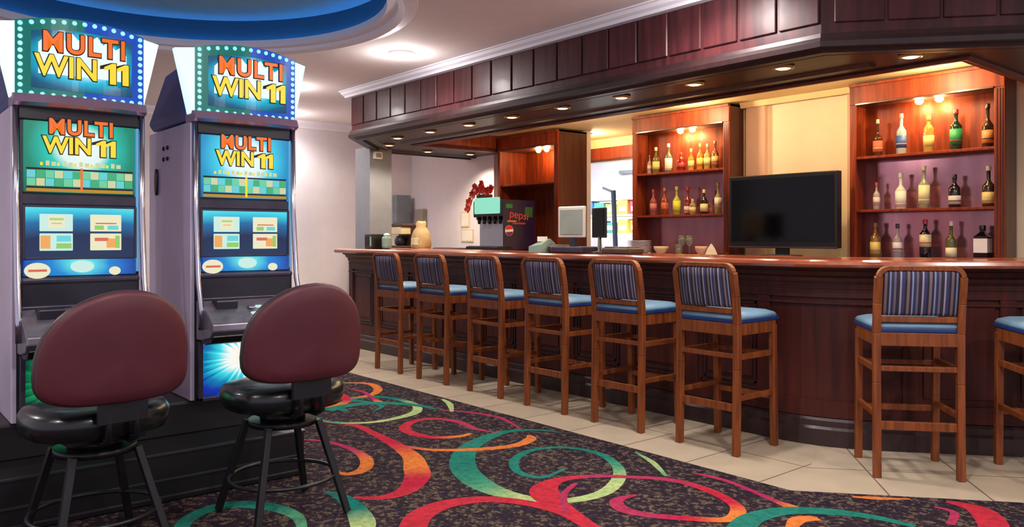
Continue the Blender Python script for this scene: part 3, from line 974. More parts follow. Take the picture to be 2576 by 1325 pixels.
def bottle(x, y, z, h, r, body, label_rgb, cap_rgb, desc, group, neck=.28, lab=(.16, .46), square=False, nr=.32, trans=.35):
    t = thing('bottle', desc, 'bottle', (x, y, z), 0, group)
    hb = h * (1 - neck - .14)
    g = glassy('glass_%d_%d_%d' % body, body, trans)
    mb = MB()
    n = 4 if square else 20
    kk = 1.25 if square else 1
    prof = [(r * .9, 0), (r, .006), (r, hb), (r * .93, hb + h * .03), (r * .62, hb + h * .085), (r * nr * 1.15, hb + h * .14), (r * nr, hb + h * .17), (r * nr, h - .03), (r * nr * 1.2, h - .026), (r * nr * 1.2, h - .018)]
    if square:
        rings = []
        for i, (rr, zz) in enumerate(prof):
            rings.append([(rr * kk * math.cos(PI / 4 + PI / 2 * k), rr * kk * math.sin(PI / 4 + PI / 2 * k), zz) for k in range(4)])
        mb.rings(rings, g, True, False)
    else:
        mb.lathe(prof, n=n, m=g)
    mb.done('glass_body', t)
    mb = MB()
    mb.lathe([(r * nr * 1.25, h - .034), (r * nr * 1.3, h - .030), (r * nr * 1.3, h), (r * nr * 1.1, h + .003)], n=14, m=plainm('cap_%d_%d_%d' % cap_rgb, cap_rgb, .3))
    mb.done('cap', t)
    if label_rgb:
        lm = plainm('label_%d_%d_%d' % label_rgb, label_rgb)
        mb = MB()
        if square:
            s_ = r * kk * .7072 + .001
            mb.box(-s_, s_, -s_, s_, h * lab[0], h * lab[1], lm)
        else:
            mb.lathe([(r + .0012, h * lab[0]), (r + .0012, min(h * lab[1], hb))], n=24, m=lm)
            mb.lathe([(r + .0018, h * (lab[0] + .09)), (r + .0018, h * (lab[0] + .115))], n=24, m=plainm('cap_%d_%d_%d' % cap_rgb, cap_rgb, .3), cap=False)
        mb.done('paper_label', t)
    return t


G1 = 'bottles on the top shelf of the right cabinet'
G2 = 'bottles on the middle shelf of the right cabinet'
G3 = 'bottles on the bottom of the right cabinet'
G4 = 'bottles on the top shelf of the middle cabinet'
G5 = 'bottles on the second shelf of the middle cabinet'
Yb = 6.50
zt, zm, zb = 1.926, 1.491, 1.101
bottle(-3.09, Yb, zt, .30, .036, (90, 48, 30), (226, 110, 70), (200, 180, 150), 'slim amber bottle with orange label, leftmost on the top shelf of the right cabinet', G1, .38, (.12, .42), nr=.28)
bottle(-2.90, Yb, zt, .325, .037, (205, 215, 210), (50, 90, 150), (222, 150, 140), 'clear bottle with blue label, second on the right cabinet top shelf', G1, .30)
bottle(-2.69, Yb, zt, .285, .038, (220, 190, 90), (226, 206, 120), (214, 160, 80), 'golden bottle with yellow label, glowing below the lamps of the right cabinet', G1, .22, trans=.5)
bottle(-2.49, Yb, zt, .31, .042, (28, 60, 44), (40, 140, 80), (170, 40, 40), 'dark green bottle with red cap on the right cabinet top shelf', G1, .28, (.14, .52))
bottle(-2.27, Yb, zt, .325, .038, (60, 36, 26), (210, 140, 80), (36, 26, 24), 'brown bottle with amber label, rightmost on the top shelf of the right cabinet', G1, .36, (.1, .4))
bottle(-3.10, Yb, zm, .22, .026, (214, 200, 196), (226, 214, 204), (160, 80, 80), 'small pale slim bottle, leftmost on the middle shelf of the right cabinet', G2, .3)
bottle(-2.905, Yb, zm, .285, .040, (232, 236, 222), (240, 240, 228), (220, 224, 214), 'milky white bottle on the middle shelf of the right cabinet', G2, .34, (.05, .5), trans=.05)
bottle(-2.725, Yb, zm, .33, .039, (190, 190, 150), (236, 232, 176), (240, 232, 190), 'tall bottle with cream label and white stopper on the middle shelf of the right cabinet', G2, .3, (.1, .55))
bottle(-2.50, Yb, zm, .25, .042, (40, 26, 30), (214, 206, 196), (30, 24, 26), 'squat dark bottle with small white label on the middle shelf of the right cabinet', G2, .28, (.1, .36))
bottle(-2.265, Yb, zm, .30, .042, (70, 52, 36), (222, 196, 120), (226, 214, 186), 'brown bottle with cream neck, rightmost on the middle shelf of the right cabinet', G2, .36, (.08, .36))
bottle(-3.11, Yb, zb, .28, .040, (170, 120, 50), (226, 200, 110), (150, 110, 90), 'amber bottle with yellow label, leftmost at the bottom of the right cabinet', G3, .3, (.1, .45))
bottle(-2.93, Yb, zb, .27, .036, (196, 184, 196), (228, 216, 224), (70, 50, 60), 'clear bottle with pale label, second at the bottom of the right cabinet', G3, .3)
bottle(-2.715, Yb, zb, .30, .042, (36, 28, 52), (236, 226, 176), (190, 50, 70), 'dark bottle with rounded cream label and red cap at the bottom of the right cabinet', G3, .24, (.3, .62))
bottle(-2.525, Yb, zb, .285, .038, (110, 112, 60), (232, 222, 180), (224, 218, 208), 'olive bottle with white cap at the bottom of the right cabinet', G3, .36, (.05, .3))
bottle(-2.305, Yb, zb, .25, .052, (28, 20, 24), (240, 236, 240), (24, 20, 22), 'square black bottle with white label, rightmost at the bottom of the right cabinet', G3, .2, (.2, .62), square=True)
bottle(-5.50, Yb, zt, .20, .024, (196, 170, 160), (210, 180, 170), (120, 60, 50), 'thin pale bottle, leftmost on the top shelf of the middle cabinet', G4, .3)
bottle(-5.415, Yb, zt, .27, .036, (120, 110, 60), (222, 206, 110), (222, 210, 170), 'olive bottle with yellow label on the top shelf of the middle cabinet', G4, .3)
bottle(-5.25, Yb, zt, .295, .037, (120, 120, 84), (236, 230, 206), (240, 236, 226), 'bottle with large white label and white cap on the middle cabinet top shelf', G4, .3, (.08, .5))
bottle(-5.09, Yb, zt, .19, .042, (170, 34, 30), (140, 30, 40), (150, 60, 40), 'squat red bottle on the top shelf of the middle cabinet', G4, .2)
bottle(-4.965, Yb, zt, .22, .030, (226, 170, 60), (226, 200, 120), (236, 214, 150), 'small golden bottle on the top shelf of the middle cabinet', G4, .3)
bottle(-4.855, Yb, zt, .26, .034, (220, 150, 40), (228, 190, 90), (210, 190, 110), 'yellow bottle below the lamps of the middle cabinet', G4, .3)
bottle(-4.77, Yb, zt, .25, .034, (200, 170, 90), (216, 198, 120), (180, 170, 120), 'straw coloured bottle, second from right on the middle cabinet top shelf', G4, .3)
bottle(-4.68, Yb, zt, .27, .034, (150, 84, 40), (206, 160, 100), (120, 70, 50), 'brown bottle, rightmost on the top shelf of the middle cabinet', G4, .3)
bottle(-5.45, Yb, zm, .27, .036, (176, 92, 84), (196, 116, 110), (150, 70, 60), 'rose coloured bottle, leftmost on the second shelf of the middle cabinet', G5, .3)
bottle(-5.30, Yb, zm, .28, .036, (176, 70, 36), (190, 96, 60), (196, 120, 90), 'amber red bottle, second on the second shelf of the middle cabinet', G5, .3)
bottle(-5.145, Yb, zm, .285, .038, (204, 212, 60), (226, 222, 60), (206, 196, 120), 'bright yellow-green bottle on the second shelf of the middle cabinet', G5, .34, (.1, .5))
bottle(-5.01, Yb, zm, .275, .034, (150, 34, 44), (226, 196, 180), (180, 40, 60), 'red bottle with pale label on the second shelf of the middle cabinet', G5, .34, (.05, .3))
bottle(-4.925, 6.47, zm, .15, .030, (200, 170, 110), (230, 214, 150), (210, 180, 110), 'little round cream bottle before the red one on the second shelf', G5, .2)
bottle(-4.81, Yb, zm, .24, .036, (54, 40, 30), (236, 222, 160), (226, 196, 120), 'dark bottle with round cream label on the second shelf of the middle cabinet', G5, .3, (.1, .42))
bottle(-4.645, Yb, zm, .30, .034, (200, 176, 110), (238, 226, 200), (190, 150, 70), 'tall pale gold bottle, rightmost on the second shelf of the middle cabinet', G5, .34, (.2, .55))

# crockery and glasses on the back counter below the middle cabinet
def disc_stack(name, lab, cat, x, y, z, r, n, th, m, group=None):
    t = thing(name, lab, cat, (x, y, z), 0, group)
    return t


for k in range(9):
    mb = MB()
    r = .125
    mb.lathe([(.07, 0), (.09, .004), (r, .013), (r, .016), (.085, .0075), (.0, .006)], n=28, m=M['plate'])
    pos_ = 'topmost' if k == 8 else 'lowest' if k == 0 else ['', 'second', 'third', 'fourth', 'fifth', 'sixth', 'seventh', 'eighth'][k] + ' from the bottom'
    tag(mb.done('plate', loc=(-5.40, 6.22, 1.100 + k * .0145)), 'white plate in the stack left on the back counter, ' + pos_, 'plate', 'stacked white plates on the back counter')


def glass(x, y, h, r, lab):
    mb = MB()
    mb.lathe([(r * .8, 0), (r * .82, .006), (r, h), (r * .94, h), (r * .74, .01), (0.001, .009)], n=20, m=M['glass'], cap=False)
    tag(mb.done('drinking_glass', loc=(x, y, 1.10)), lab, 'glass', 'glasses on the back counter')


def stem_glass(x, y, lab):
    t = thing('wine_glass', lab, 'glass', (x, y, 1.10), 0, 'glasses on the back counter')
    mb = MB(); mb.lathe([(.032, 0), (.03, .004), (.005, .008), (.004, .075)], n=20, m=M['glass']); mb.done('stem', t)
    mb = MB(); mb.lathe([(.004, .075), (.03, .095), (.038, .13), (.033, .18), (.031, .18), (.036, .13), (.028, .098), (.003, .08)], n=20, m=M['glass'], cap=False); mb.done('bowl', t)


stem_glass(-4.86, 6.22, 'left stemmed glass on the back counter below the middle cabinet')
stem_glass(-4.77, 6.22, 'right stemmed glass on the back counter below the middle cabinet')
glass(-4.82, 6.12, .10, .035, 'short clear tumbler in front of the stemmed glasses')
for i, (x, hh, rr, rgb, lb) in enumerate(((-5.10, .075, .075, (222, 196, 168), 'cream bowl beside the stack of plates'), (-4.62, .08, .06, (214, 176, 160), 'small rose bowl near the television'))):
    mb = MB()
    mb.lathe([(rr * .5, 0), (rr * .55, .006), (rr * .9, hh * .6), (rr, hh), (rr * .95, hh), (rr * .5, .014), (.001, .012)], n=24, m=plainm('bowl_%d' % i, rgb, .35), cap=False)
    tag(mb.done('bowl', loc=(x, 6.2, 1.10)), lb, 'bowl')
mb = MB()
mb.rings([[(-.05, -.03, 0), (.05, -.03, 0), (.05, .03, 0), (-.05, .03, 0)], [(-.028, -.018, .06), (.028, -.018, .06), (.028, .018, .06), (-.028, .018, .06)], [(-.003, -.003, .105), (.003, -.003, .105), (.003, .003, .105), (-.003, .003, .105)]], M['paper'], True, False)
tag(mb.done('folded_napkin', loc=(-4.47, 6.15, 1.10)), 'white napkin folded to a point left of the television', 'napkin')

# ------------------------------------------------------------------ television
tv = thing('television', 'large flat black television standing on the back counter between the cabinets', 'television', (-3.79, 6.22, 1.10))
mb = MB(); mb.box(-.515, .515, -.03, .05, .075, .71, M['black'], .008); mb.box(-.30, .30, .05, .09, .2, .6, M['black'], .01); mb.done('casing', tv)
mb = MB(); mb.box(-.485, .485, -.034, -.028, .13, .675, M['screen_black']); mb.done('screen', tv)
mb = MB(); mb.box(-.515, .515, -.036, -.02, .07, .085, M['gunmetal'], .003); mb.done('speaker_strip', tv)
mb = MB(); mb.box(-.06, .06, -.01, .03, .01, .08, M['black'], .005); mb.lathe([(.17, 0), (.175, .006), (.16, .014), (.05, .018)], n=32, m=M['gunmetal']); mb.done('stand', tv)

# ------------------------------------------------------------------ drinks dispenser
dd = thing('drinks_dispenser', 'black soda fountain with a lit green panel and round red logo on the far counter', 'drinks dispenser', (-7.42, 5.85, 1.10))
mb = MB()
mb.box(-.285, .285, .10, .49, 0, .60, M['black'], .01)
mb.box(-.285, .285, -.0, .49, .40, .60, M['black'], .015)
mb.done('casing', dd)
mb = MB(); mb.box(-.24, .24, -.02, .0, .44, .63, emis('mint_lit_panel', (150, 236, 205), .9), .012); mb.done('lit_panel', dd)
mb = MB(); mb.box(-.26, .26, .085, .10, .06, .40, M['brushed']); mb.done('splash_panel', dd)
mb = MB(); mb.box(-.30, .30, -.10, .12, 0, .055, M['black'], .008); mb.box(-.27, .27, -.08, .08, .055, .06, M['gunmetal']); mb.done('drip_tray', dd)
for k in range(5):
    mb = MB(); mb.lathe([(.016, 0), (.02, .03), (.024, .06)], c=(-.2 + k * .1, .03, .32), n=12, m=M['black']); mb.box(-.215 + k * .1, -.185 + k * .1, -.005, .06, .37, .41, M['black'], .004)
    mb.done('nozzle', dd)
mb = MB(); mb.box(.285, .290, .0, .485, .02, .60, mat('dark_purple_side', (44, 28, 66), .3, var=.2)); sp_ = mb.done('side_panel', dd)
# the round emblem and script on the side that faces the room
mb = MB()
def disc(mb, cy, cz, r, x, m, a0=0, a1=2 * PI, n=28, th=.002):
    p = [(cy + r * math.cos(a0 + (a1 - a0) * i / n), cz + r * math.sin(a0 + (a1 - a0) * i / n)) for i in range(n + (0 if a1 - a0 > 6 else 1))]
    mb.rings([[(x, y, z) for y, z in p], [(x + th, y, z) for y, z in p]], m, True, False)
disc(mb, .09, .24, .062, .290, plainm('emblem_white', (240, 236, 236)))
disc(mb, .09, .245, .055, .292, plainm('emblem_red', (206, 40, 44)), .25, PI - .1)
disc(mb, .09, .235, .055, .292, plainm('emblem_blue', (120, 40, 90)), PI + .25, 2 * PI - .1)
mb.done('emblem', sp_)
lt = text_mesh('lettering', 'pepsi', .13, plainm('red_script', (206, 70, 60)), sp_, (.2915, .24, .42), (PI / 2, .12, PI / 2), sx=1.1)
mb = MB()
for a, b, c, d_, g_ in ((.04, .14, .50, .55, (40, 110, 60)), (.33, .45, .40, .52, (50, 90, 50)), (.06, .2, .34, .36, (200, 120, 60)), (.14, .34, .315, .335, (170, 60, 50))):
    mb.box(.290, .2925, a, b, c, d_, plainm('art_%d_%d_%d' % g_, g_), .0008, 1)
mb.done('printed_fruit', sp_)

# red flowers on top of and beside the dispenser
fp = thing('red_flower_arrangement', 'red artificial flowers draped over the drinks dispenser', 'flowers', (-7.62, 5.95, 1.735))
red = plainm('red_petals', (200, 36, 18), .6)
grn = plainm('dark_leaves', (40, 50, 26), .6)
mb = MB(); mb.box(-.09, .10, -.05, .06, 0, .045, M['brown'], .01); mb.done('pot', fp)
def blossom(mb, c, r):
    for k in range(7):
        a = k * 2 * PI / 7 + random.random()
        d = Vector((math.cos(a), -.6 + .3 * random.random(), math.sin(a)))
        d.normalize()
        s = d.cross(Vector((0, 1, 0))).normalized() * r * .42
        p = Vector(c)
        up = Vector((0, -.012, 0))
        mb.rings([[p + s * .2 + up, p + s * .2, p - s * .2, p - s * .2 + up], [p + d * r * .55 + s + up, p + d * r * .55 + s, p + d * r * .55 - s, p + d * r * .55 - s + up],
                  [p + d * r + s * .1 + up, p + d * r + s * .1, p + d * r - s * .1, p + d * r - s * .1 + up]], red, True, False)
spots = [(-.10, -.03, .13), (-.03, -.04, .08), (.05, -.04, .11), (.13, -.03, .08), (-.17, -.02, .05), (-.21, -.04, -.04), (-.02, 0, .16), (-.24, -.04, -.12), (.19, -.02, .1)]
for c in spots:
    mb = MB(); blossom(mb, c, .062); mb.done('blossom', fp)
mb = MB()
for c in spots:
    mb.tube([(0, 0, .03), (c[0] * .6, c[1], max(.05, c[2] * .9)), (c[0], c[1] + .008, c[2])], .005, 6, grn)
    for k in range(2):
        d = Vector((random.uniform(-1, 1), -.3, random.uniform(-.5, 1))).normalized() * .06
        p = Vector(c)
        s = d.cross(Vector((0, 1, 0))).normalized() * .014
        mb.rings([[p + s * .3, p - s * .3, p - s * .3 + Vector((0, .004, 0)), p + s * .3 + Vector((0, .004, 0))], [p + d * .5 + s, p + d * .5 - s, p + d * .5 - s + Vector((0, .004, 0)), p + d * .5 + s + Vector((0, .004, 0))],
                  [p + d + s * .1, p + d - s * .1, p + d - s * .1 + Vector((0, .004, 0)), p + d + s * .1 + Vector((0, .004, 0))]], grn, True, False)
mb.done('stems_and_leaves', fp)

# framed notices on the white wall
for i, (x, z, w_, h_, lb) in enumerate(((-8.93, 1.51, .10, .11, 'upper small framed notice left of the drinks dispenser'), (-8.88, 1.285, .14, .09, 'lower cream framed notice left of the drinks dispenser'))):
    t_ = thing('framed_notice', lb, 'notice', (x, 6.65, z))
    mb = MB(); mb.box(-w_, w_, -.012, 0, -h_, h_, M['cream_plastic'], .004); mb.done('frame', t_)
    mb = MB(); mb.box(-w_ + .02, w_ - .02, -.014, -.011, -h_ + .02, h_ - .02, M['paper']); mb.done('sheet', t_)

# things on the left of the far counter
def rbox(name, lb, cat, x, y, z, w, d, h, m, bev=.01, extra=None):
    t_ = thing(name, lb, cat, (x, y, z))
    mb = MB(); mb.box(-w / 2, w / 2, -d / 2, d / 2, 0, h, m, bev); mb.done('casing', t_)
    return t_


t_ = rbox('counter_appliance', 'small dark appliance standing on the far end of the bar', 'appliance', -8.19, 4.80, BAR_Z - .005, .17, .22, .17, M['black'])
mb = MB(); mb.box(-.07, .03, -.114, -.108, .03, .14, M['screen_black'], .002); mb.done('door', t_)
mb = MB(); mb.box(.04, .075, -.114, -.108, .03, .14, M['green_grey'], .002); mb.done('control_panel', t_)
t_ = rbox('water_jug', 'pale green jug beside the small dark appliance on the bar', 'jug', -7.99, 4.82, BAR_Z - .005, .10, .10, .15, M['green_grey'], .03)
mb = MB(); mb.lathe([(.034, .15), (.038, .165), (.015, .18)], n=14, m=M['paper']); mb.done('lid', t_)
t_ = thing('coffee_maker', 'brown coffee maker with a cream tank on the far counter', 'coffee maker', (-9.22, 5.80, 1.10))
mb = MB(); mb.box(-.16, .16, -.12, .14, 0, .05, M['brown'], .01); mb.box(-.16, .16, .04, .14, .05, .34, M['brown'], .01); mb.box(-.17, .17, -.12, .14, .30, .345, M['brown'], .012); mb.done('casing', t_)
mb = MB(); mb.box(-.15, .15, -.115, .05, .20, .30, M['cream_plastic'], .01); mb.done('tank', t_)
mb = MB(); mb.lathe([(.05, .052), (.075, .08), (.075, .13), (.05, .17), (.052, .18)], c=(0, -.03, 0), n=20, m=M['gunmetal']); mb.done('carafe', t_)
# tan sack with a gathered neck
t_ = thing('paper_sack', 'tan paper sack standing right of the coffee maker', 'sack', (-8.76, 5.80, 1.10))
mb = MB()
def blob(w, d, z, tw=0):
    return [(w * math.copysign(abs(math.cos(a)) ** .6, math.cos(a)), d * math.copysign(abs(math.sin(a)) ** .6, math.sin(a)), z + .006 * math.sin(3 * a)) for a in [2 * PI * i / 20 for i in range(20)]]
mb.rings([[(x, y, .001) for x, y, z in blob(.14, .09, 0)], blob(.155, .10, .06), blob(.14, .09, .18), blob(.11, .07, .25), blob(.07, .045, .30), blob(.085, .05, .34), blob(.07, .03, .37)], M['tan'])
mb.done('bag', t_)
mb = MB(); mb.box(-.08, .08, -.104, -.085, .06, .15, M['cream_plastic'], .004); mb.done('printed_label', t_)
# dispensers on the walls
t_ = thing('towel_dispenser', 'tall grey paper towel dispenser on the white far wall', 'towel dispenser', (-10.3, 6.44, 1.47))
mb = MB(); mb.box(0, .11, -.13, .13, .0, .42, M['grey_plastic'], .012); mb.done('casing', t_)
mb = MB(); mb.box(.03, .09, -.1, .1, -.05, .0, M['paper'], .004); mb.done('paper_towel', t_)
t_ = thing('soap_dispenser', 'narrow beige dispenser on the wall above the paper sack', 'soap dispenser', (-9.98, 6.65, 1.38))
mb = MB(); mb.box(-.10, .10, -.09, 0, 0, .30, mat('beige_grey', (168, 160, 146), .5, var=.1), .014); mb.done('casing', t_)
mb = MB(); mb.lathe([(.012, -.03), (.018, 0)], c=(0, -.05, 0), n=12, m=M['black']); mb.done('spout', t_)
for x, w_, lb in ((-8.14, .26, 'long dark red tray lying on the far counter'), (-7.87, .13, 'short dark brown tray beside the drinks dispenser')):
    mb = MB(); mb.box(-w_ / 2, w_ / 2, -.1, .1, 0, .028, plainm('tray_%d' % (w_ * 100), (92, 40, 36)), .01)
    mb.box(-w_ / 2 + .012, w_ / 2 - .012, -.088, .088, .028, .034, plainm('tray_in', (70, 30, 28)), .003)
    tag(mb.done('tray', loc=(x + .0, 5.74, 1.10)), lb, 'tray')

# ------------------------------------------------------------------ till on the bar: monitors, printer, drawer
BT = BAR_Z - .0045
reg = thing('cash_register', 'cash register with a white-shelled screen seen from behind, on the bar', 'cash register', (-4.94, 4.83, BT + .001), math.radians(6))
mb = MB(); mb.box(-.16, .14, -.012, .012, .13, .40, M['monitor_white'], .01); mb.done('screen_shell', reg)
mb = MB(); mb.box(-.135, .115, -.018, -.010, .155, .375, M['monitor_grey'], .004); mb.done('back_plate', reg)
mb = MB(); mb.box(-.04, .02, -.0, .03, .05, .16, M['gunmetal'], .004); mb.box(-.17, .18, -.10, .12, 0, .055, M['gunmetal'], .012); mb.done('base', reg)
cd = thing('customer_display', 'slim black screen on a stand right of the register screen', 'monitor', (-4.66, 4.87, BT), math.radians(-12))
mb = MB(); mb.box(-.105, .095, -.012, .012, .13, .385, M['black'], .008); mb.done('screen_shell', cd)
mb = MB(); mb.box(-.09, .08, -.015, -.011, .145, .37, M['screen_black']); mb.done('screen', cd)
mb = MB(); mb.lathe([(.08, 0), (.08, .01), (.02, .02), (.014, .14)], n=20, m=M['black']); mb.done('stand', cd)
pr = thing('receipt_printer', 'grey-green receipt printer on the bar left of the register', 'printer', (-5.37, 4.86, BT), math.radians(4))
mb = MB(); mb.rings([[(-.08, -.09, z * 1) for z in (0,)] and [(-.08, -.09, 0), (-.08, .09, 0), (-.08, .09, .06), (-.08, .02, .085), (-.08, -.09, .05)], [(.08, -.09, 0), (.08, .09, 0), (.08, .09, .08), (.08, .02, .125), (.08, -.09, .07)]], M['green_grey'], True, False); mb.done('casing', pr)
mb = MB(); mb.box(-.05, .05, -.01, .02, .095, .14, M['paper'], .001); mb.done('paper_roll', pr)
kb = thing('keypad_unit', 'low dark keypad unit with rows of keys beside the register', 'keypad', (-4.38, 4.85, BT), math.radians(-4))
mb = MB(); mb.box(-.17, .15, -.09, .09, 0, .05, M['brown'], .014); mb.done('casing', kb)
for i in range(6):
    for j in range(3):
        mb = MB(); mb.box(-.145 + i * .046, -.108 + i * .046, -.07 + j * .048, -.034 + j * .048, .05, .058, M['gunmetal'], .003); mb.done('key', kb)
sc_ = rbox('card_terminal', 'grey card terminal lying between printer and register', 'card terminal', -5.19, 4.90, BT, .13, .18, .07, M['gunmetal'], .02)
mb = MB(); mb.box(-.045, .045, .0, .07, .07, .073, M['screen_black'], .001); mb.done('screen', sc_)

# ------------------------------------------------------------------ next room: shelving seen through the opening
t_ = thing('shop_shelf', 'white shelf of coloured packets seen through the doorway behind the bar', 'shelf', (-9.2, 10.4, 0))
mb = MB()
for z in (.5, .9, 1.3, 1.62, 1.9):
    mb.box(-1.3, 1.3, -.2, .2, z, z + .03, M['paper'])
mb.done('shelf_board', t_)
for x in (-1.32, 1.32):
    mb = MB(); mb.box(x - .02, x + .02, -.2, .2, 0, 2.1, M['grey_plastic']); mb.done('upright', t_)
cl_ = [(214, 120, 60), (60, 130, 110), (230, 220, 180), (200, 60, 70), (210, 200, 80), (70, 110, 170), (230, 190, 170)]
for z in (1.33, 1.65):
    for k in range(9):
        x = -1.15 + k * .28
        c = cl_[(k * 3 + int(z * 10)) % 7]
        mb = MB(); mb.box(-.11, .11, -.1, .1, 0, .18 + .03 * ((k * 5) % 3), plainm('packet_%d' % (cl_.index(c)), c), .004)
        mb.box(-.08, .08, -.104, -.098, .05, .13, M['paper'], .001)
        tag(mb.done('packet', loc=(-9.2 + x, 10.3, z + .002)), ['orange', 'sea green', 'cream', 'red', 'yellow', 'blue', 'pink'][cl_.index(c)] + ' packet on the ' + ('lower' if z < 1.5 else 'upper') + ' board of the shop shelf, ' + ['first', 'second', 'third', 'fourth', 'fifth', 'sixth', 'seventh', 'eighth', 'last'][k] + ' from the near end', 'packet', 'packets on the shop shelf beyond the doorway')
# dark sloping post in front of the shelf
mb = MB(); mb.bar((-7.95, 8.7, 0), (-8.05, 8.7, 1.95), .05, .05, mat('navy_post', (44, 62, 92), .5, var=.1)); mb.bar((-8.05, 8.7, 1.93), (-8.25, 8.7, 2.0), .04, .04, M['grey_plastic'])
tag(mb.done('display_post'), 'slim dark blue post standing beyond the doorway', 'post')
mb = MB(); mb.box(-10.5, -6.0, 11.5, 11.6, 2.48, 2.54, M['grey_plastic']); struct(mb.done('trim_5'))

# ------------------------------------------------------------------ bar stools
def make_stool():
    t = thing('bar_stool', 'x', 'bar stool', (0, 0, 0))
    W = M['stool_wood']
    w = .205            # half width to leg centres
    d = .39
    lw = .038
    # local: back of the stool at y=0, seat runs to y=d; sitter looks along +y
    for s in (-1, 1):
        mb = MB()
        pts = [(s * w, 0, 0), (s * w, .01, .5), (s * w, .012, .76), (s * w, -.005, .92), (s * w, -.03, 1.06)]
        for a, b in zip(pts[:-1], pts[1:]):
            mb.bar(a, b, lw, lw * 1.05, W)
        mb.done('leg', t, bevel=.004)
        mb = MB()
        mb.bar((s * w, d, 0), (s * w, d - .015, .74), lw, lw, W)
        mb.done('leg', t, bevel=.004)
    # crest: rounded corners over the back posts
    mb = MB()
    arc = []
    r = .05
    for k in range(6):
        a = PI - k * PI / 2 / 5
        arc.append((-w + r + r * math.cos(a), -.033, 1.055 + r * math.sin(a)))
    for k in range(6):
        a = PI / 2 - k * PI / 2 / 5
        arc.append((w - r + r * math.cos(a), -.033, 1.055 + r * math.sin(a)))
    n = len(arc)
    rings = []
    for i, p in enumerate(arc):
        p = Vector(p)
        dd_ = (Vector(arc[min(i + 1, n - 1)]) - Vector(arc[max(i - 1, 0)])).normalized()
        nn = Vector((0, 1, 0)); s_ = dd_.cross(nn).normalized()
        rings.append([p + nn * .021 + s_ * .013, p - nn * .019 + s_ * .013, p - nn * .019 - s_ * .013, p + nn * .019 - s_ * .013])
    mb.rings(rings, W, True, False)
    mb.done('crest_rail', t, bevel=.004)
    mb = MB()
    mb.bar((-w, .008, .835), (w, .008, .835), .03, .03, W)
    mb.done('back_rail', t, bevel=.003)
    # striped pad
    mb = MB()
    rows = []
    zz = [.856, .859, .875, .95, 1.03, 1.082, 1.092]
    dep = [.006, .018, .024, .026, .024, .018, .006]
    for z, q in zip(zz, dep):
        y = .006 - (max(0, z - .85)) * .18
        hw = w - .022
        rows.append([(-hw, y - q * .55, z), (-hw * .5, y - q, z), (0, y - q, z), (hw * .5, y - q, z), (hw, y - q * .55, z), (hw, y + q * .7, z), (0, y + q * 1.2, z), (-hw, y + q * .7, z)])
    mb.rings(rows, M['stripe'], True, True)
    mb.done('backrest', t)
    # apron
    mb = MB()
    mb.box(-w + .015, w - .015, -.008, .018, .695, .765, W)
    mb.box(-w + .015, w - .015, d - .03, d - .004, .695, .765, W)
    for s in (-1, 1):
        mb.box(s * w - .013, s * w + .013, .0, d, .695, .765, W)
    mb.done('seat_frame', t, bevel=.003)
    # seat cushion, dark blue rim below a grey-blue top
    mb = MB(); mb.box(-w - .018, w + .018, .002, d + .025, .765, .79, M['seat_edge'], .006); mb.done('seat_rim', t)
    mb = MB()
    rg = []
    for z, g in ((.785, 0), (.80, .004), (.815, -.006), (.828, -.04), (.834, -.1)):
        hw = w + .016 + g
        y0, y1 = .004 - g, d + .024 + g
        c = .03
        rg.append([(-hw + c, y0, z), (0, y0, z), (hw - c, y0, z), (hw, y0 + c, z), (hw, y1 - c, z), (hw - c, y1, z), (0, y1, z), (-hw + c, y1, z), (-hw, y1 - c, z), (-hw, y0 + c, z)])
    mb.rings(rg, M['seat_blue'], True, True)
    mb.done('seat', t)
    # stretchers
    for a, b, z, hh in (((-w, .008), (w, .008), .275, .045), ((-w, .010), (w, .010), .575, .028), ((-w, d - .005), (w, d - .005), .30, .035), ((-w, d - .012), (w, d - .012), .56, .028)):
        mb = MB(); mb.bar((a[0], a[1], z), (b[0], b[1], z), .024, hh, W); mb.done('stretcher', t, bevel=.003)
    for s in (-1, 1):
        for z, hh in ((.33, .03), (.57, .034)):
            mb = MB(); mb.bar((s * w, .01, z), (s * w, d - .01, z), .024, hh, W); mb.done('stretcher', t, bevel=.003)
    return t


st0 = make_stool()
XS = [-6.54, -5.81, -5.07, -4.34, -3.635, -2.915]
SL = ['farthest stool of the row, at the left end of the bar', 'second striped stool from the far left end of the bar', 'third striped stool from the far end, below the drinks dispenser',
      'fourth striped stool from the far end, before the register', 'fifth striped stool, left of the last one before the bar bends', 'striped stool standing just before the bend of the bar']
GRP = 'wooden striped stools along the bar'
for i, x in enumerate(XS):
    L = 'striped wooden ' + SL[i].replace(' striped', '').replace('farthest stool', 'bar stool farthest')
    if i == 0:
        st0.location = (x, 3.965, 0); st0['label'] = L; st0['group'] = GRP
    else:
        dup(st0, (x, 3.96 + .004 * (i % 3), 0), math.radians((0, 1, -1, 0, 1, -.5)[i]), L, GRP)
for (x, y), L in (((-1.84, 4.325), 'wooden bar stool with striped back, alone in front of the angled end of the bar'), ((-1.27, 4.79), 'wooden bar stool cut off by the right edge of the photo')):
    dup(st0, (x, y, 0), A40, L, GRP)

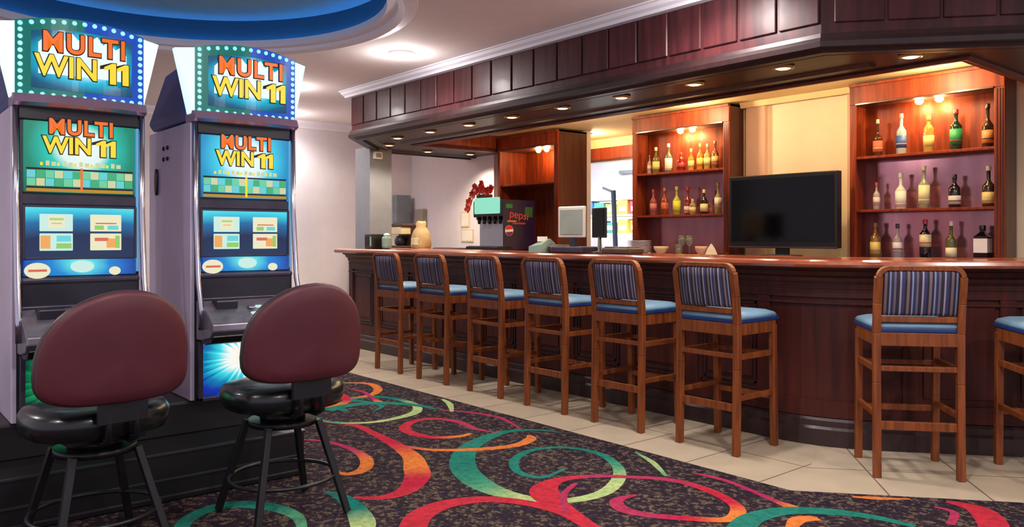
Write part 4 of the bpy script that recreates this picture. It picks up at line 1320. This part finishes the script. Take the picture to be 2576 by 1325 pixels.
# ------------------------------------------------------------------ swivel chairs at the machines
def make_chair():
    t = thing('swivel_stool', 'x', 'stool', (0, 0, 0))
    # local: sitter looks along +y; back at y<0
    # seat
    mb = MB()
    def oval(rx, ry, z, n=28):
        return [(rx * math.copysign(abs(math.cos(a)) ** .75, math.cos(a)), ry * math.copysign(abs(math.sin(a)) ** .75, math.sin(a)), z) for a in [2 * PI * i / n for i in range(n)]]
    mb.rings([oval(.20, .18, .49), oval(.245, .215, .495), oval(.262, .232, .53), oval(.262, .232, .57), oval(.245, .215, .595), oval(.18, .16, .608), oval(.06, .05, .610)], M['black_vinyl'])
    mb.done('seat', t)
    mb = MB()
    mb.box(-.14, .14, -.14, .14, .462, .492, M['black_metal'], .006)
    mb.lathe([(.10, .43), (.10, .462)], n=24, m=M['black_metal'])
    mb.lathe([(.15, .405), (.15, .432)], n=28, m=M['black_metal'])
    mb.done('swivel_plate', t)
    for sx in (-1, 1):
        for sy in (-1, 1):
            mb = MB()
            mb.bar((sx * .12, sy * .11, .42), (sx * .215, sy * .205, .005), .028, .028, M['black_metal'])
            mb.done('leg', t, bevel=.003)
    mb = MB()
    ring = [(.205 * math.cos(2 * PI * i / 36), .205 * math.sin(2 * PI * i / 36), .17) for i in range(36)]
    rr = []
    for i in range(36):
        a = 2 * PI * i / 36
        rr.append([((.235 + .009 * math.cos(b)) * math.cos(a), (.235 + .009 * math.cos(b)) * math.sin(a), .17 + .009 * math.sin(b)) for b in [2 * PI * k / 8 for k in range(8)]])
    rr.append(rr[0])
    mb.rings(rr, M['black_metal'], False)
    mb.done('foot_ring', t)
    # bracket
    mb = MB()
    for sx in (-.05, .05):
        mb.tube([(sx, -.10, .478), (sx, -.22, .478), (sx, -.27, .50), (sx, -.275, .56), (sx, -.265, .72)], .012, 8, M['black_metal'])
    mb.box(-.09, .09, -.285, -.262, .56, .66, M['black_metal'], .004)
    mb.done('back_bracket', t)
    # back: outline of a domed shell wrapped round the sitter
    def outline(n=44):
        pts = []
        for i in range(n):
            a = 2 * PI * i / n
            c, s = math.cos(a), math.sin(a)
            if s >= 0:
                x = .278 * math.copysign(abs(c) ** 1.0, c); z = .305 * abs(s) ** .82
            else:
                x = .278 * math.copysign(abs(c) ** .42, c) * (1 - .06 * abs(s)); z = -.115 * abs(s) ** .55
            pts.append((x, z))
        return pts
    ol = outline()
    def ring(k, off):
        r = []
        for x, z in ol:
            xx, zz = x * k, .75 + (z - .05) * k + .05
            y = -.285 + 1.15 * xx * xx + (zz - .75) * -.10
            # direction outwards (towards -y) with the wrap
            r.append((xx, y - off, zz))
        return r
    def build(layers, m, nm):
        mb = MB()
        mb.rings([ring(k, o) for k, o in layers], m, True)
        return mb.done(nm, t)
    build([(1.0, .010), (.985, .022), (.93, .030), (.7, .034), (.35, .036), (.05, .036)], M['burgundy'], 'back_shell')
    build([(.992, .012), (1.006, .006), (1.012, -.006), (1.006, -.018), (.99, -.024)], M['piping'], 'back_edge')
    build([(.985, -.015), (.97, -.045), (.88, -.06), (.6, -.068), (.1, -.07)], M['black_vinyl'], 'back_cushion')
    return t


ch = make_chair()
ch.location = (-3.50, .775, .015)
ch.rotation_euler = (0, 0, math.radians(90 + 7))
tag(ch, 'burgundy-backed swivel stool before the left slot machine, nearest the camera', 'stool', 'swivel stools at the slot machines')
dup(ch, (-3.47, 1.545, .015), math.radians(90 + 2), 'burgundy-backed swivel stool before the right slot machine', 'swivel stools at the slot machines')

# ------------------------------------------------------------------ stand the machines are on
sd = thing('machine_stand', 'long low black stand carrying both slot machines', 'stand', (-4.5, .9, .0145))
mb = MB(); mb.box(-.75, .55, -1.1, .98, 0, .235, M['stand'], .006); mb.done('base', sd)
mb = MB()
for z in (.02, .10, .222):
    mb.box(-.75, .556, -1.105, .985, z, z + .012, M['stand_line'], .002)
mb.done('edge_strip', sd)
mb = MB(); mb.box(-.78, .24, -1.1, .98, .235, .405, M['stand'], .006); mb.done('upper_plinth', sd)
mb = MB(); mb.box(-.78, .245, -1.102, .982, .385, .397, M['stand_line'], .002); mb.done('edge_strip', sd)

# ------------------------------------------------------------------ slot machines
BULB_G = emis('green_bulb', (150, 255, 225), 1.5)
BULB_B = emis('blue_bulb', (150, 220, 255), 1.5)
BULB_M = emis('cyan_bulb', (140, 240, 255), 1.5)
WING = emis('lit_white_wing', (205, 245, 250), 1.05, (200, 220, 230))
M['art_topper'] = glow_mat('topper_art', [(0, (235, 255, 255)), (.27, (200, 248, 255)), (.40, (10, 190, 226)), (.60, (0, 92, 130)), (.85, (4, 30, 70))], .5, .52, 1.0, 1.15, 1.0, wob=.12)
M['art_green'] = glow_mat('upper_screen_green', [(0, (255, 255, 250)), (.20, (225, 250, 245)), (.28, (20, 208, 190)), (.48, (0, 138, 112)), (.8, (2, 60, 50))], .5, .64, 1.0, .75, .95, wob=.08)
M['art_cyan'] = glow_mat('upper_screen_cyan', [(0, (255, 255, 255)), (.22, (220, 250, 255)), (.32, (60, 214, 240)), (.50, (10, 150, 205)), (.8, (4, 60, 110))], .5, .64, 1.0, .75, .95, wob=.08)
M['art_reel'] = glow_mat('lower_screen_blue', [(0, (12, 50, 90)), (.30, (6, 34, 80)), (.46, (8, 110, 170)), (.58, (60, 214, 240)), (.66, (110, 240, 240)), (.8, (8, 60, 110))], .5, -.10, .35, .55, .9)
M['art_strip'] = glow_mat('strip_art', [(0, (230, 255, 255)), (.10, (90, 225, 240)), (.25, (10, 140, 220)), (.45, (4, 90, 190)), (.6, (2, 40, 110))], .5, .6, 1.0, .25, .9, wob=.25)
M['belly_cyan'] = glow_mat('belly_burst_blue', [(0, (255, 246, 226)), (.20, (255, 255, 250)), (.32, (60, 226, 240)), (.46, (0, 130, 180)), (.60, (10, 50, 170)), (.8, (4, 14, 70))], .5, .68, 1.0, .8, .95, streak=.5)
M['belly_green'] = glow_mat('belly_burst_green', [(0, (220, 255, 240)), (.18, (60, 236, 150)), (.40, (10, 150, 90)), (.55, (6, 60, 50)), (.8, (2, 14, 24))], .5, .6, 1.0, .8, .8, streak=.6)
FLAME = emis('white_flames', (236, 252, 252), 1.0)
ORANGE = emis('orange_letters', (244, 112, 30), 1.0)
REDL = emis('red_letters', (226, 50, 36), .95)
YEL = emis('yellow_letters', (252, 220, 50), 1.0)
INK = mat('dark_outline', (30, 20, 30), .6, var=.1)
GOLD = emis('gold_table_band', (206, 150, 30), .8)
CELL = [emis('table_mint', (120, 226, 170), .8), emis('table_green', (70, 190, 130), .8), emis('table_cyan', (110, 220, 226), .85), emis('table_cream', (222, 226, 170), .85)]
TILE_ = [emis('symbol_pale', (210, 246, 236), .9), emis('symbol_cyan', (110, 222, 226), .9), emis('symbol_green', (150, 214, 110), .9), emis('symbol_orange', (246, 170, 90), .95), emis('symbol_red', (226, 110, 90), .9), emis('symbol_cream', (240, 236, 200), .95)]
RING = emis('blue_rail_glow', (40, 170, 226), .55, (120, 130, 150))
FR_T = mat('teal_topper_frame', (6, 66, 84), .3, emit=(0, 130, 110), estr=.6, var=.2)
FR_B = mat('blue_topper_frame', (8, 40, 120), .3, emit=(0, 80, 200), estr=.7, var=.2)


def title(parent, z, size, sx=1.0, y=0.0):
    for grow, dy in ((.0075, .0), (.0028, -.006)):
        mm = INK if grow > .005 else YEL
        for k_ in (0, 1):
            # the two figure ones, each a stem with its flag
            h_ = size * .74
            x_ = sx * size * (1.03 + .48 * k_)
            w_ = size * .085 + grow
            zb_ = z - size * .74 - grow
            zt_ = z - size * .74 + h_ + grow
            pl_ = [(x_ - w_, zb_), (x_ + w_, zb_), (x_ + w_, zt_), (x_ - w_ * .3, zt_), (x_ - w_ * 2.6 - grow, zt_ - size * .16), (x_ - w_ * 2.6 - grow, zt_ - size * .29), (x_ - w_, zt_ - size * .22)]
            mb = MB()
            mb.rings([[(a, y + dy - .002, c) for a, c in pl_], [(a, y + dy + .002, c) for a, c in pl_]], mm, True, False)
            mb.done('lettering', parent)
        for body, zz, mm, sp, xo in (('MULTI', z + size * .52, ORANGE, 1.12, 0), ('WIN', z - size * .36, YEL, 1.0, -.64 * size * sx)):
            text_mesh('lettering', body, size * (1.0 if body == 'MULTI' else 1.08), (INK if grow > .005 else mm), parent, (xo, y + dy, zz), (PI / 2, 0, 0), grow=grow, depth=.002, sx=sx, spacing=sp)


def slot_machine(loc, label, green):
    t = thing('slot_machine', label, 'slot machine', loc, PI / 2, 'slot machines on the black stand')
    # local: x across, front faces -y, z up; z=0 is the top of the stand
    Z = loc[2]
    L = lambda z: z - Z
    w = .28
    D = .76
    mb = MB()
    mb.box(-w, w, .03, .50, L(.42), L(1.865), M['silver'], .006)
    mb.box(-w + .004, w - .004, .515, D, L(.42), L(1.865), M['silver'], .006)
    mb.box(-w + .01, w - .01, .49, .52, L(.42), L(1.86), M['black'])
    mb.done('cabinet', t)
    for s in (-1, 1):
        for yy in (.40, .47):
            for zz in (1.70, 1.76):
                mb = MB(); mb.lathe([(.012, 0), (.012, .004), (.008, .008)], n=12, m=M['black']); o = mb.done('bolt', t, loc=(s * w, yy, L(zz)), rot=(0, s * PI / 2, 0))
    mb = MB()
    mb.rings([[( -w + .003 - .012 * k, .60 + .018 * math.cos(a), L(1.58) + .075 * math.sin(a)) for a in [2 * PI * i / 16 for i in range(16)]] for k in (0, 1)], M['slot_dark'])
    mb.done('lock_plate', t)
    # front frame and side rails
    mb = MB()
    mb.box(-w + .02, w - .02, .0, .04, L(1.805), L(1.865), M['slot_dark'], .004)
    mb.box(-w + .02, w - .02, -.006, .04, L(1.415), L(1.465), M['gunmetal'], .006)
    mb.box(-w + .02, w - .02, .02, .045, L(.42), L(1.86), M['slot_dark'])
    mb.box(-w + .03, w - .03, -.03, .03, L(.94), L(1.085), M['slot_dark'], .008)
    mb.box(-w + .03, w - .03, -.04, .0, L(1.055), L(1.08), M['gunmetal'], .008)
    mb.box(-w + .03, w - .03, -.045, .0, L(.94), L(.955), M['gunmetal'], .006)
    mb.done('front_frame', t)
    for s in (-1, 1):
        mb = MB()
        mb.tube([(s * (w - .014), -.006, L(1.865)), (s * (w - .014), -.012, L(1.4)), (s * (w - .014), -.05, L(1.05)), (s * (w - .012), -.10, L(.90)), (s * (w - .012), -.10, L(.80))], .014, 10, M['chrome'])
        mb.done('side_rail', t)
        mb = MB()
        mb.box(s * (w - .034) - .006, s * (w - .034) + .006, -.010, .03, L(1.10), L(1.80), RING if s > 0 else M['gunmetal'], .002)
        mb.done('glow_strip', t)
    # rose metal cap below the topper, arched
    mb = MB()
    n = 14
    rg = []
    for i in range(n + 1):
        u = -1 + 2 * i / n
        bow = .05 * (1 - u * u)
        rg.append([(u * w, -.02 - bow, L(1.862)), (u * w, -.05 - bow, L(1.875) ), (u * w, -.03 - bow, L(1.915)), (u * w, .10, L(1.93)), (u * w, .10, L(1.862))])
    mb.rings(rg, M['rose_metal'], True, False)
    mb.done('arched_cap', t)
    # upper screen
    mb = MB(); mb.box(-w + .045, w - .045, -.004, .02, L(1.475), L(1.80), M['art_green'] if green else M['art_cyan']); us = mb.done('upper_screen', t)
    title(us, L(1.725 if green else 1.715), .098, .92, -.008)
    mb = MB()
    hw = w - .055
    mb.box(-hw, hw, -.010, -.004, L(1.478), L(1.492), GOLD)
    mb.box(-hw, hw, -.010, -.004, L(1.578), L(1.586), INK)
    mb.box(-hw, hw, -.009, -.004, L(1.492), L(1.500), INK)
    k = 12
    for i in range(k):
        a = -hw + i * 2 * hw / k
        for j, z in enumerate((1.504, 1.541)):
            mb.box(a + .002, a + 2 * hw / k - .002, -.009, -.004, L(z), L(z + .034), CELL[(i * 3 + j * 2 + (0 if green else 2)) % 4])
    mb.box(-.005, .005, -.012, -.004, L(1.48), L(1.59), ORANGE if green else YEL)
    mb.done('pay_table', us)
    mb = MB()
    for i in range(15):
        a = -.17 + i * .023
        mb.box(a, a + .010 + .008 * ((i * 7) % 3) / 2, -.010, -.004, L(1.598), L(1.612 + .004 * ((i * 5) % 3)), CELL[3] if i % 3 else YEL)
    mb.done('headline_marking', us)
    # lower screen with four symbol windows
    mb = MB(); mb.box(-w + .05, w - .05, -.008, .02, L(1.175), L(1.405), M['art_reel']); ls = mb.done('reel_screen', t)
    hw = w - .05
    for i, x in enumerate((-.105, .105)):
        for j, z in enumerate((1.245, 1.335)):
            mb = MB()
            q = i * 2 + j
            mb.box(x - .068, x + .068, -.012, -.006, L(z - .040), L(z + .040), TILE_[(1, 0, 0, 5)[q] if j else (0, 2, 5, 0)[q] % 6], .002, 1)
            for x_, w_, z_, h_, c_ in (((-.045, .02, 0, .03, 3), (-.012, .012, .005, .028, 0), (.03, .03, .016, .014, 1), (.03, .032, -.018, .012, 2)),
                                       ((0, .034, .004, .030, 5), (0, .022, -.004, .004, 3), (0, .03, .016, .006, 2)),
                                       ((-.02, .03, .012, .008, 4), (.022, .02, -.006, .022, 3), (.05, .01, .0, .03, 2), (-.03, .02, -.016, .010, 5)),
                                       ((0, .05, .018, .012, 5), (.0, .046, -.002, .003, 4), (-.03, .02, -.022, .010, 2), (.03, .024, -.022, .010, 1)))[q]:
                mb.box(x + x_ - w_, x + x_ + w_, -.015, -.012, L(z + z_ - h_), L(z + z_ + h_), TILE_[c_], .001, 1)
            mb.done('symbol_window', ls)
    mb = MB()
    for x0, x1, z0, z1 in ((-hw - .012, -hw, 1.165, 1.415), (hw, hw + .012, 1.165, 1.415), (-hw, hw, 1.405, 1.415), (-hw, hw, 1.165, 1.175)):
        mb.box(x0, x1, -.014, .0, L(z0), L(z1), M['gunmetal'], .002)
    mb.done('screen_bezel', ls)
    # strip with an oval badge
    mb = MB(); mb.box(-w + .045, w - .045, -.024, .02, L(1.09), L(1.163), M['art_strip']); sp = mb.done('info_strip', t)
    mb = MB()
    def oval(cx, cz, rx, rz, y0, y1, m):
        p = [(cx + rx * math.cos(2 * PI * i / 24), cz + rz * math.sin(2 * PI * i / 24)) for i in range(24)]
        mb.rings([[(x, y0, z) for x, z in p], [(x, y1, z) for x, z in p]], m, True, False)
    oval(.14, L(1.107), .025, .02, -.032, -.022, TILE_[5])
    mb.done('oval_badge', sp)
    mb = MB()
    oval(.0, L(1.13), .05, .028, -.029, -.022, TILE_[0])
    mb.done('oval_badge', sp)
    mb = MB()
    oval(-.185, L(1.115), .052, .036, -.034, -.022, TILE_[5])
    mb.box(-.222, -.148, -.037, -.033, L(1.110), L(1.121), TILE_[4])
    mb.done('oval_badge', sp)
    # button deck
    mb = MB()
    sec = [(.0, .94), (-.03, .945), (-.10, .915), (-.19, .865), (-.235, .835), (-.24, .80), (-.20, .765), (-.10, .745), (.0, .74)]
    mb.rings([[(s * (w - .02), y, L(z)) for y, z in sec] for s in (-1, 1)], M['deck'], True, False)
    dk = mb.done('button_deck', t, bevel=.006)
    mb = MB()
    mb.rings([[(s * (w - .03), y, L(z)) for y, z in ((-.19, .80), (-.215, .77), (-.19, .735), (-.10, .72), (-.05, .73), (-.05, .80))] for s in (-1, 1)], M['black'], True, False)
    mb.done('hand_rest', t, bevel=.006)
    mb = MB(); mb.box(-.20, -.09, -.13, -.055, L(.885), L(.945), M['slot_dark'], .008, T=None); mb.done('bill_acceptor', dk)
    for k in range(7):
        x = -.04 + k * .042
        for r_ in (0, 1):
            if r_ and k > 5:
                continue
            mb = MB()
            y, z = (-.135, .900) if r_ == 0 else (-.185, .872)
            mb.box(x, x + .03, y - .016, y + .016, L(z), L(z + .012), TILE_[0] if (k + r_) % 3 else M['chrome'], .003, 1)
            mb.done('button', dk)
    # belly glass
    mb = MB(); mb.box(-w + .05, w - .05, -.012, .03, L(.44), L(.72), M['belly_green'] if green else M['belly_cyan']); bg = mb.done('belly_glass', t)
    mb = MB()
    for x0, x1, z0, z1 in ((-w + .03, -w + .05, .42, .73), (w - .05, w - .03, .42, .73), (-w + .03, w - .03, .42, .44)):
        mb.box(x0, x1, -.02, .03, L(z0), L(z1), M['gunmetal'], .003)
    mb.done('belly_frame', bg)
    # topper: housing, frame, picture, bulbs, lit wings
    mb = MB()
    mb.rings([[(-w + .02, .02, L(1.88)), (w - .02, .02, L(1.88)), (w - .02, D - .02, L(1.88)), (-w + .02, D - .02, L(1.88))],
              [(-w, .02, L(1.94)), (w, .02, L(1.94)), (w, D, L(1.92)), (-w, D, L(1.92))],
              [(-w + .03, .02, L(2.22)), (w - .03, .02, L(2.22)), (w - .06, D - .12, L(2.20)), (-w + .06, D - .12, L(2.20))]], M['slot_blue'], True, False)
    mb.done('topper_housing', t, bevel=.01)
    tw = .272
    # the front of the topper bows: curve in plan and arched top and bottom edges
    def Y(u): return -.02 - .05 * (1 - u * u)
    def ZT(u): return 2.245 + .028 * (1 - u * u)
    def ZB(u): return 1.905 + .012 * (1 - u * u) * -1
    n = 16
    mb = MB()
    rg = []
    for i in range(n + 1):
        u = -1 + 2 * i / n
        rg.append([(u * tw, Y(u), L(ZB(u))), (u * tw, Y(u), L(ZT(u))), (u * tw, .03, L(ZT(u))), (u * tw, .03, L(ZB(u)))])
    mb.rings(rg[:n // 2 + 1], FR_T, True, False)
    mb.rings(rg[n // 2:], FR_B, True, False)
    tp = mb.done('topper', t)
    mb = MB()
    rg = []
    for i in range(n + 1):
        u = -.78 + 1.56 * i / n
        rg.append([(u * tw, Y(u) - .004, L(ZB(u) + .045)), (u * tw, Y(u) - .004, L(ZT(u) - .055)), (u * tw, Y(u) + .01, L(ZT(u) - .055)), (u * tw, Y(u) + .01, L(ZB(u) + .045))])
    mb.rings(rg, M['art_topper'], True, False)
    mb.done('topper_picture', tp)
    # white flames behind the title
    mb = MB()
    tops = [.045, .075, .05, .085, .06, .10, .07, .105, .08, .10, .065, .09, .05, .07, .03]
    m_ = len(tops)
    up = [(-.185 + .37 * i / (m_ - 1), 2.105 + tops[i]) for i in range(m_)]
    lo = [(x, 2.01) for x, z in up]
    for (a, b), (c, d_) in zip(zip(up[:-1], up[1:]), zip(lo[:-1], lo[1:])):
        mb.rings([[(p[0], Y(p[0] / tw) - .0075, L(p[1])), (p[0], Y(p[0] / tw) - .0035, L(p[1])), (q[0], Y(q[0] / tw) - .0035, L(q[1])), (q[0], Y(q[0] / tw) - .0075, L(q[1]))] for p, q in ((a, c), (b, d_))], FLAME, True, False)
    mb.done('flame_burst', tp)
    title(tp, L(2.085), .125, .92, -.078)
    proto = {}
    def bulb(x, y, z, m):
        if m not in proto:
            b_ = MB()
            b_.lathe([(.003, -.008), (.0085, -.005), (.0105, 0), (.0085, .005), (.003, .008)], n=10, m=m)
            proto[m] = b_.done('bulb', tp, loc=(x, y, z), rot=(PI / 2, 0, 0))
        else:
            c = proto[m].copy(); COL.objects.link(c); c.location = (x, y, z)
    for i in range(13):
        u = -.93 + 1.86 * i / 12
        bulb(u * tw, Y(u) - .004, L(ZT(u) - .018), BULB_M)
        bulb(u * tw, Y(u) - .004, L(ZB(u) + .018), BULB_M)
    for i in range(1, 10):
        z = 1.923 + .31 * i / 10
        bulb(-.93 * tw, Y(.93) - .004, L(z), BULB_G)
        bulb(.93 * tw, Y(.93) - .004, L(z), BULB_B)
    for s in (-1, 1):
        mb = MB()
        mb.rings([[(s * tw, -.015, L(1.905)), (s * (tw + .012), .03, L(1.905)), (s * (tw + .012), .07, L(1.905)), (s * tw, .07, L(1.905))],
                  [(s * tw, -.015, L(2.24)), (s * (tw + .085), .03, L(2.235)), (s * (tw + .085), .07, L(2.235)), (s * tw, .07, L(2.24))]], WING, True, False)
        mb.done('lit_wing', tp)
    return t


ZS = .417
slot_machine((-4.2, .869, ZS), 'left slot machine with a green upper screen under a bulb-framed sign', True)
slot_machine((-4.2, 1.661, ZS), 'right slot machine with a cyan upper screen, next to the passage', False)
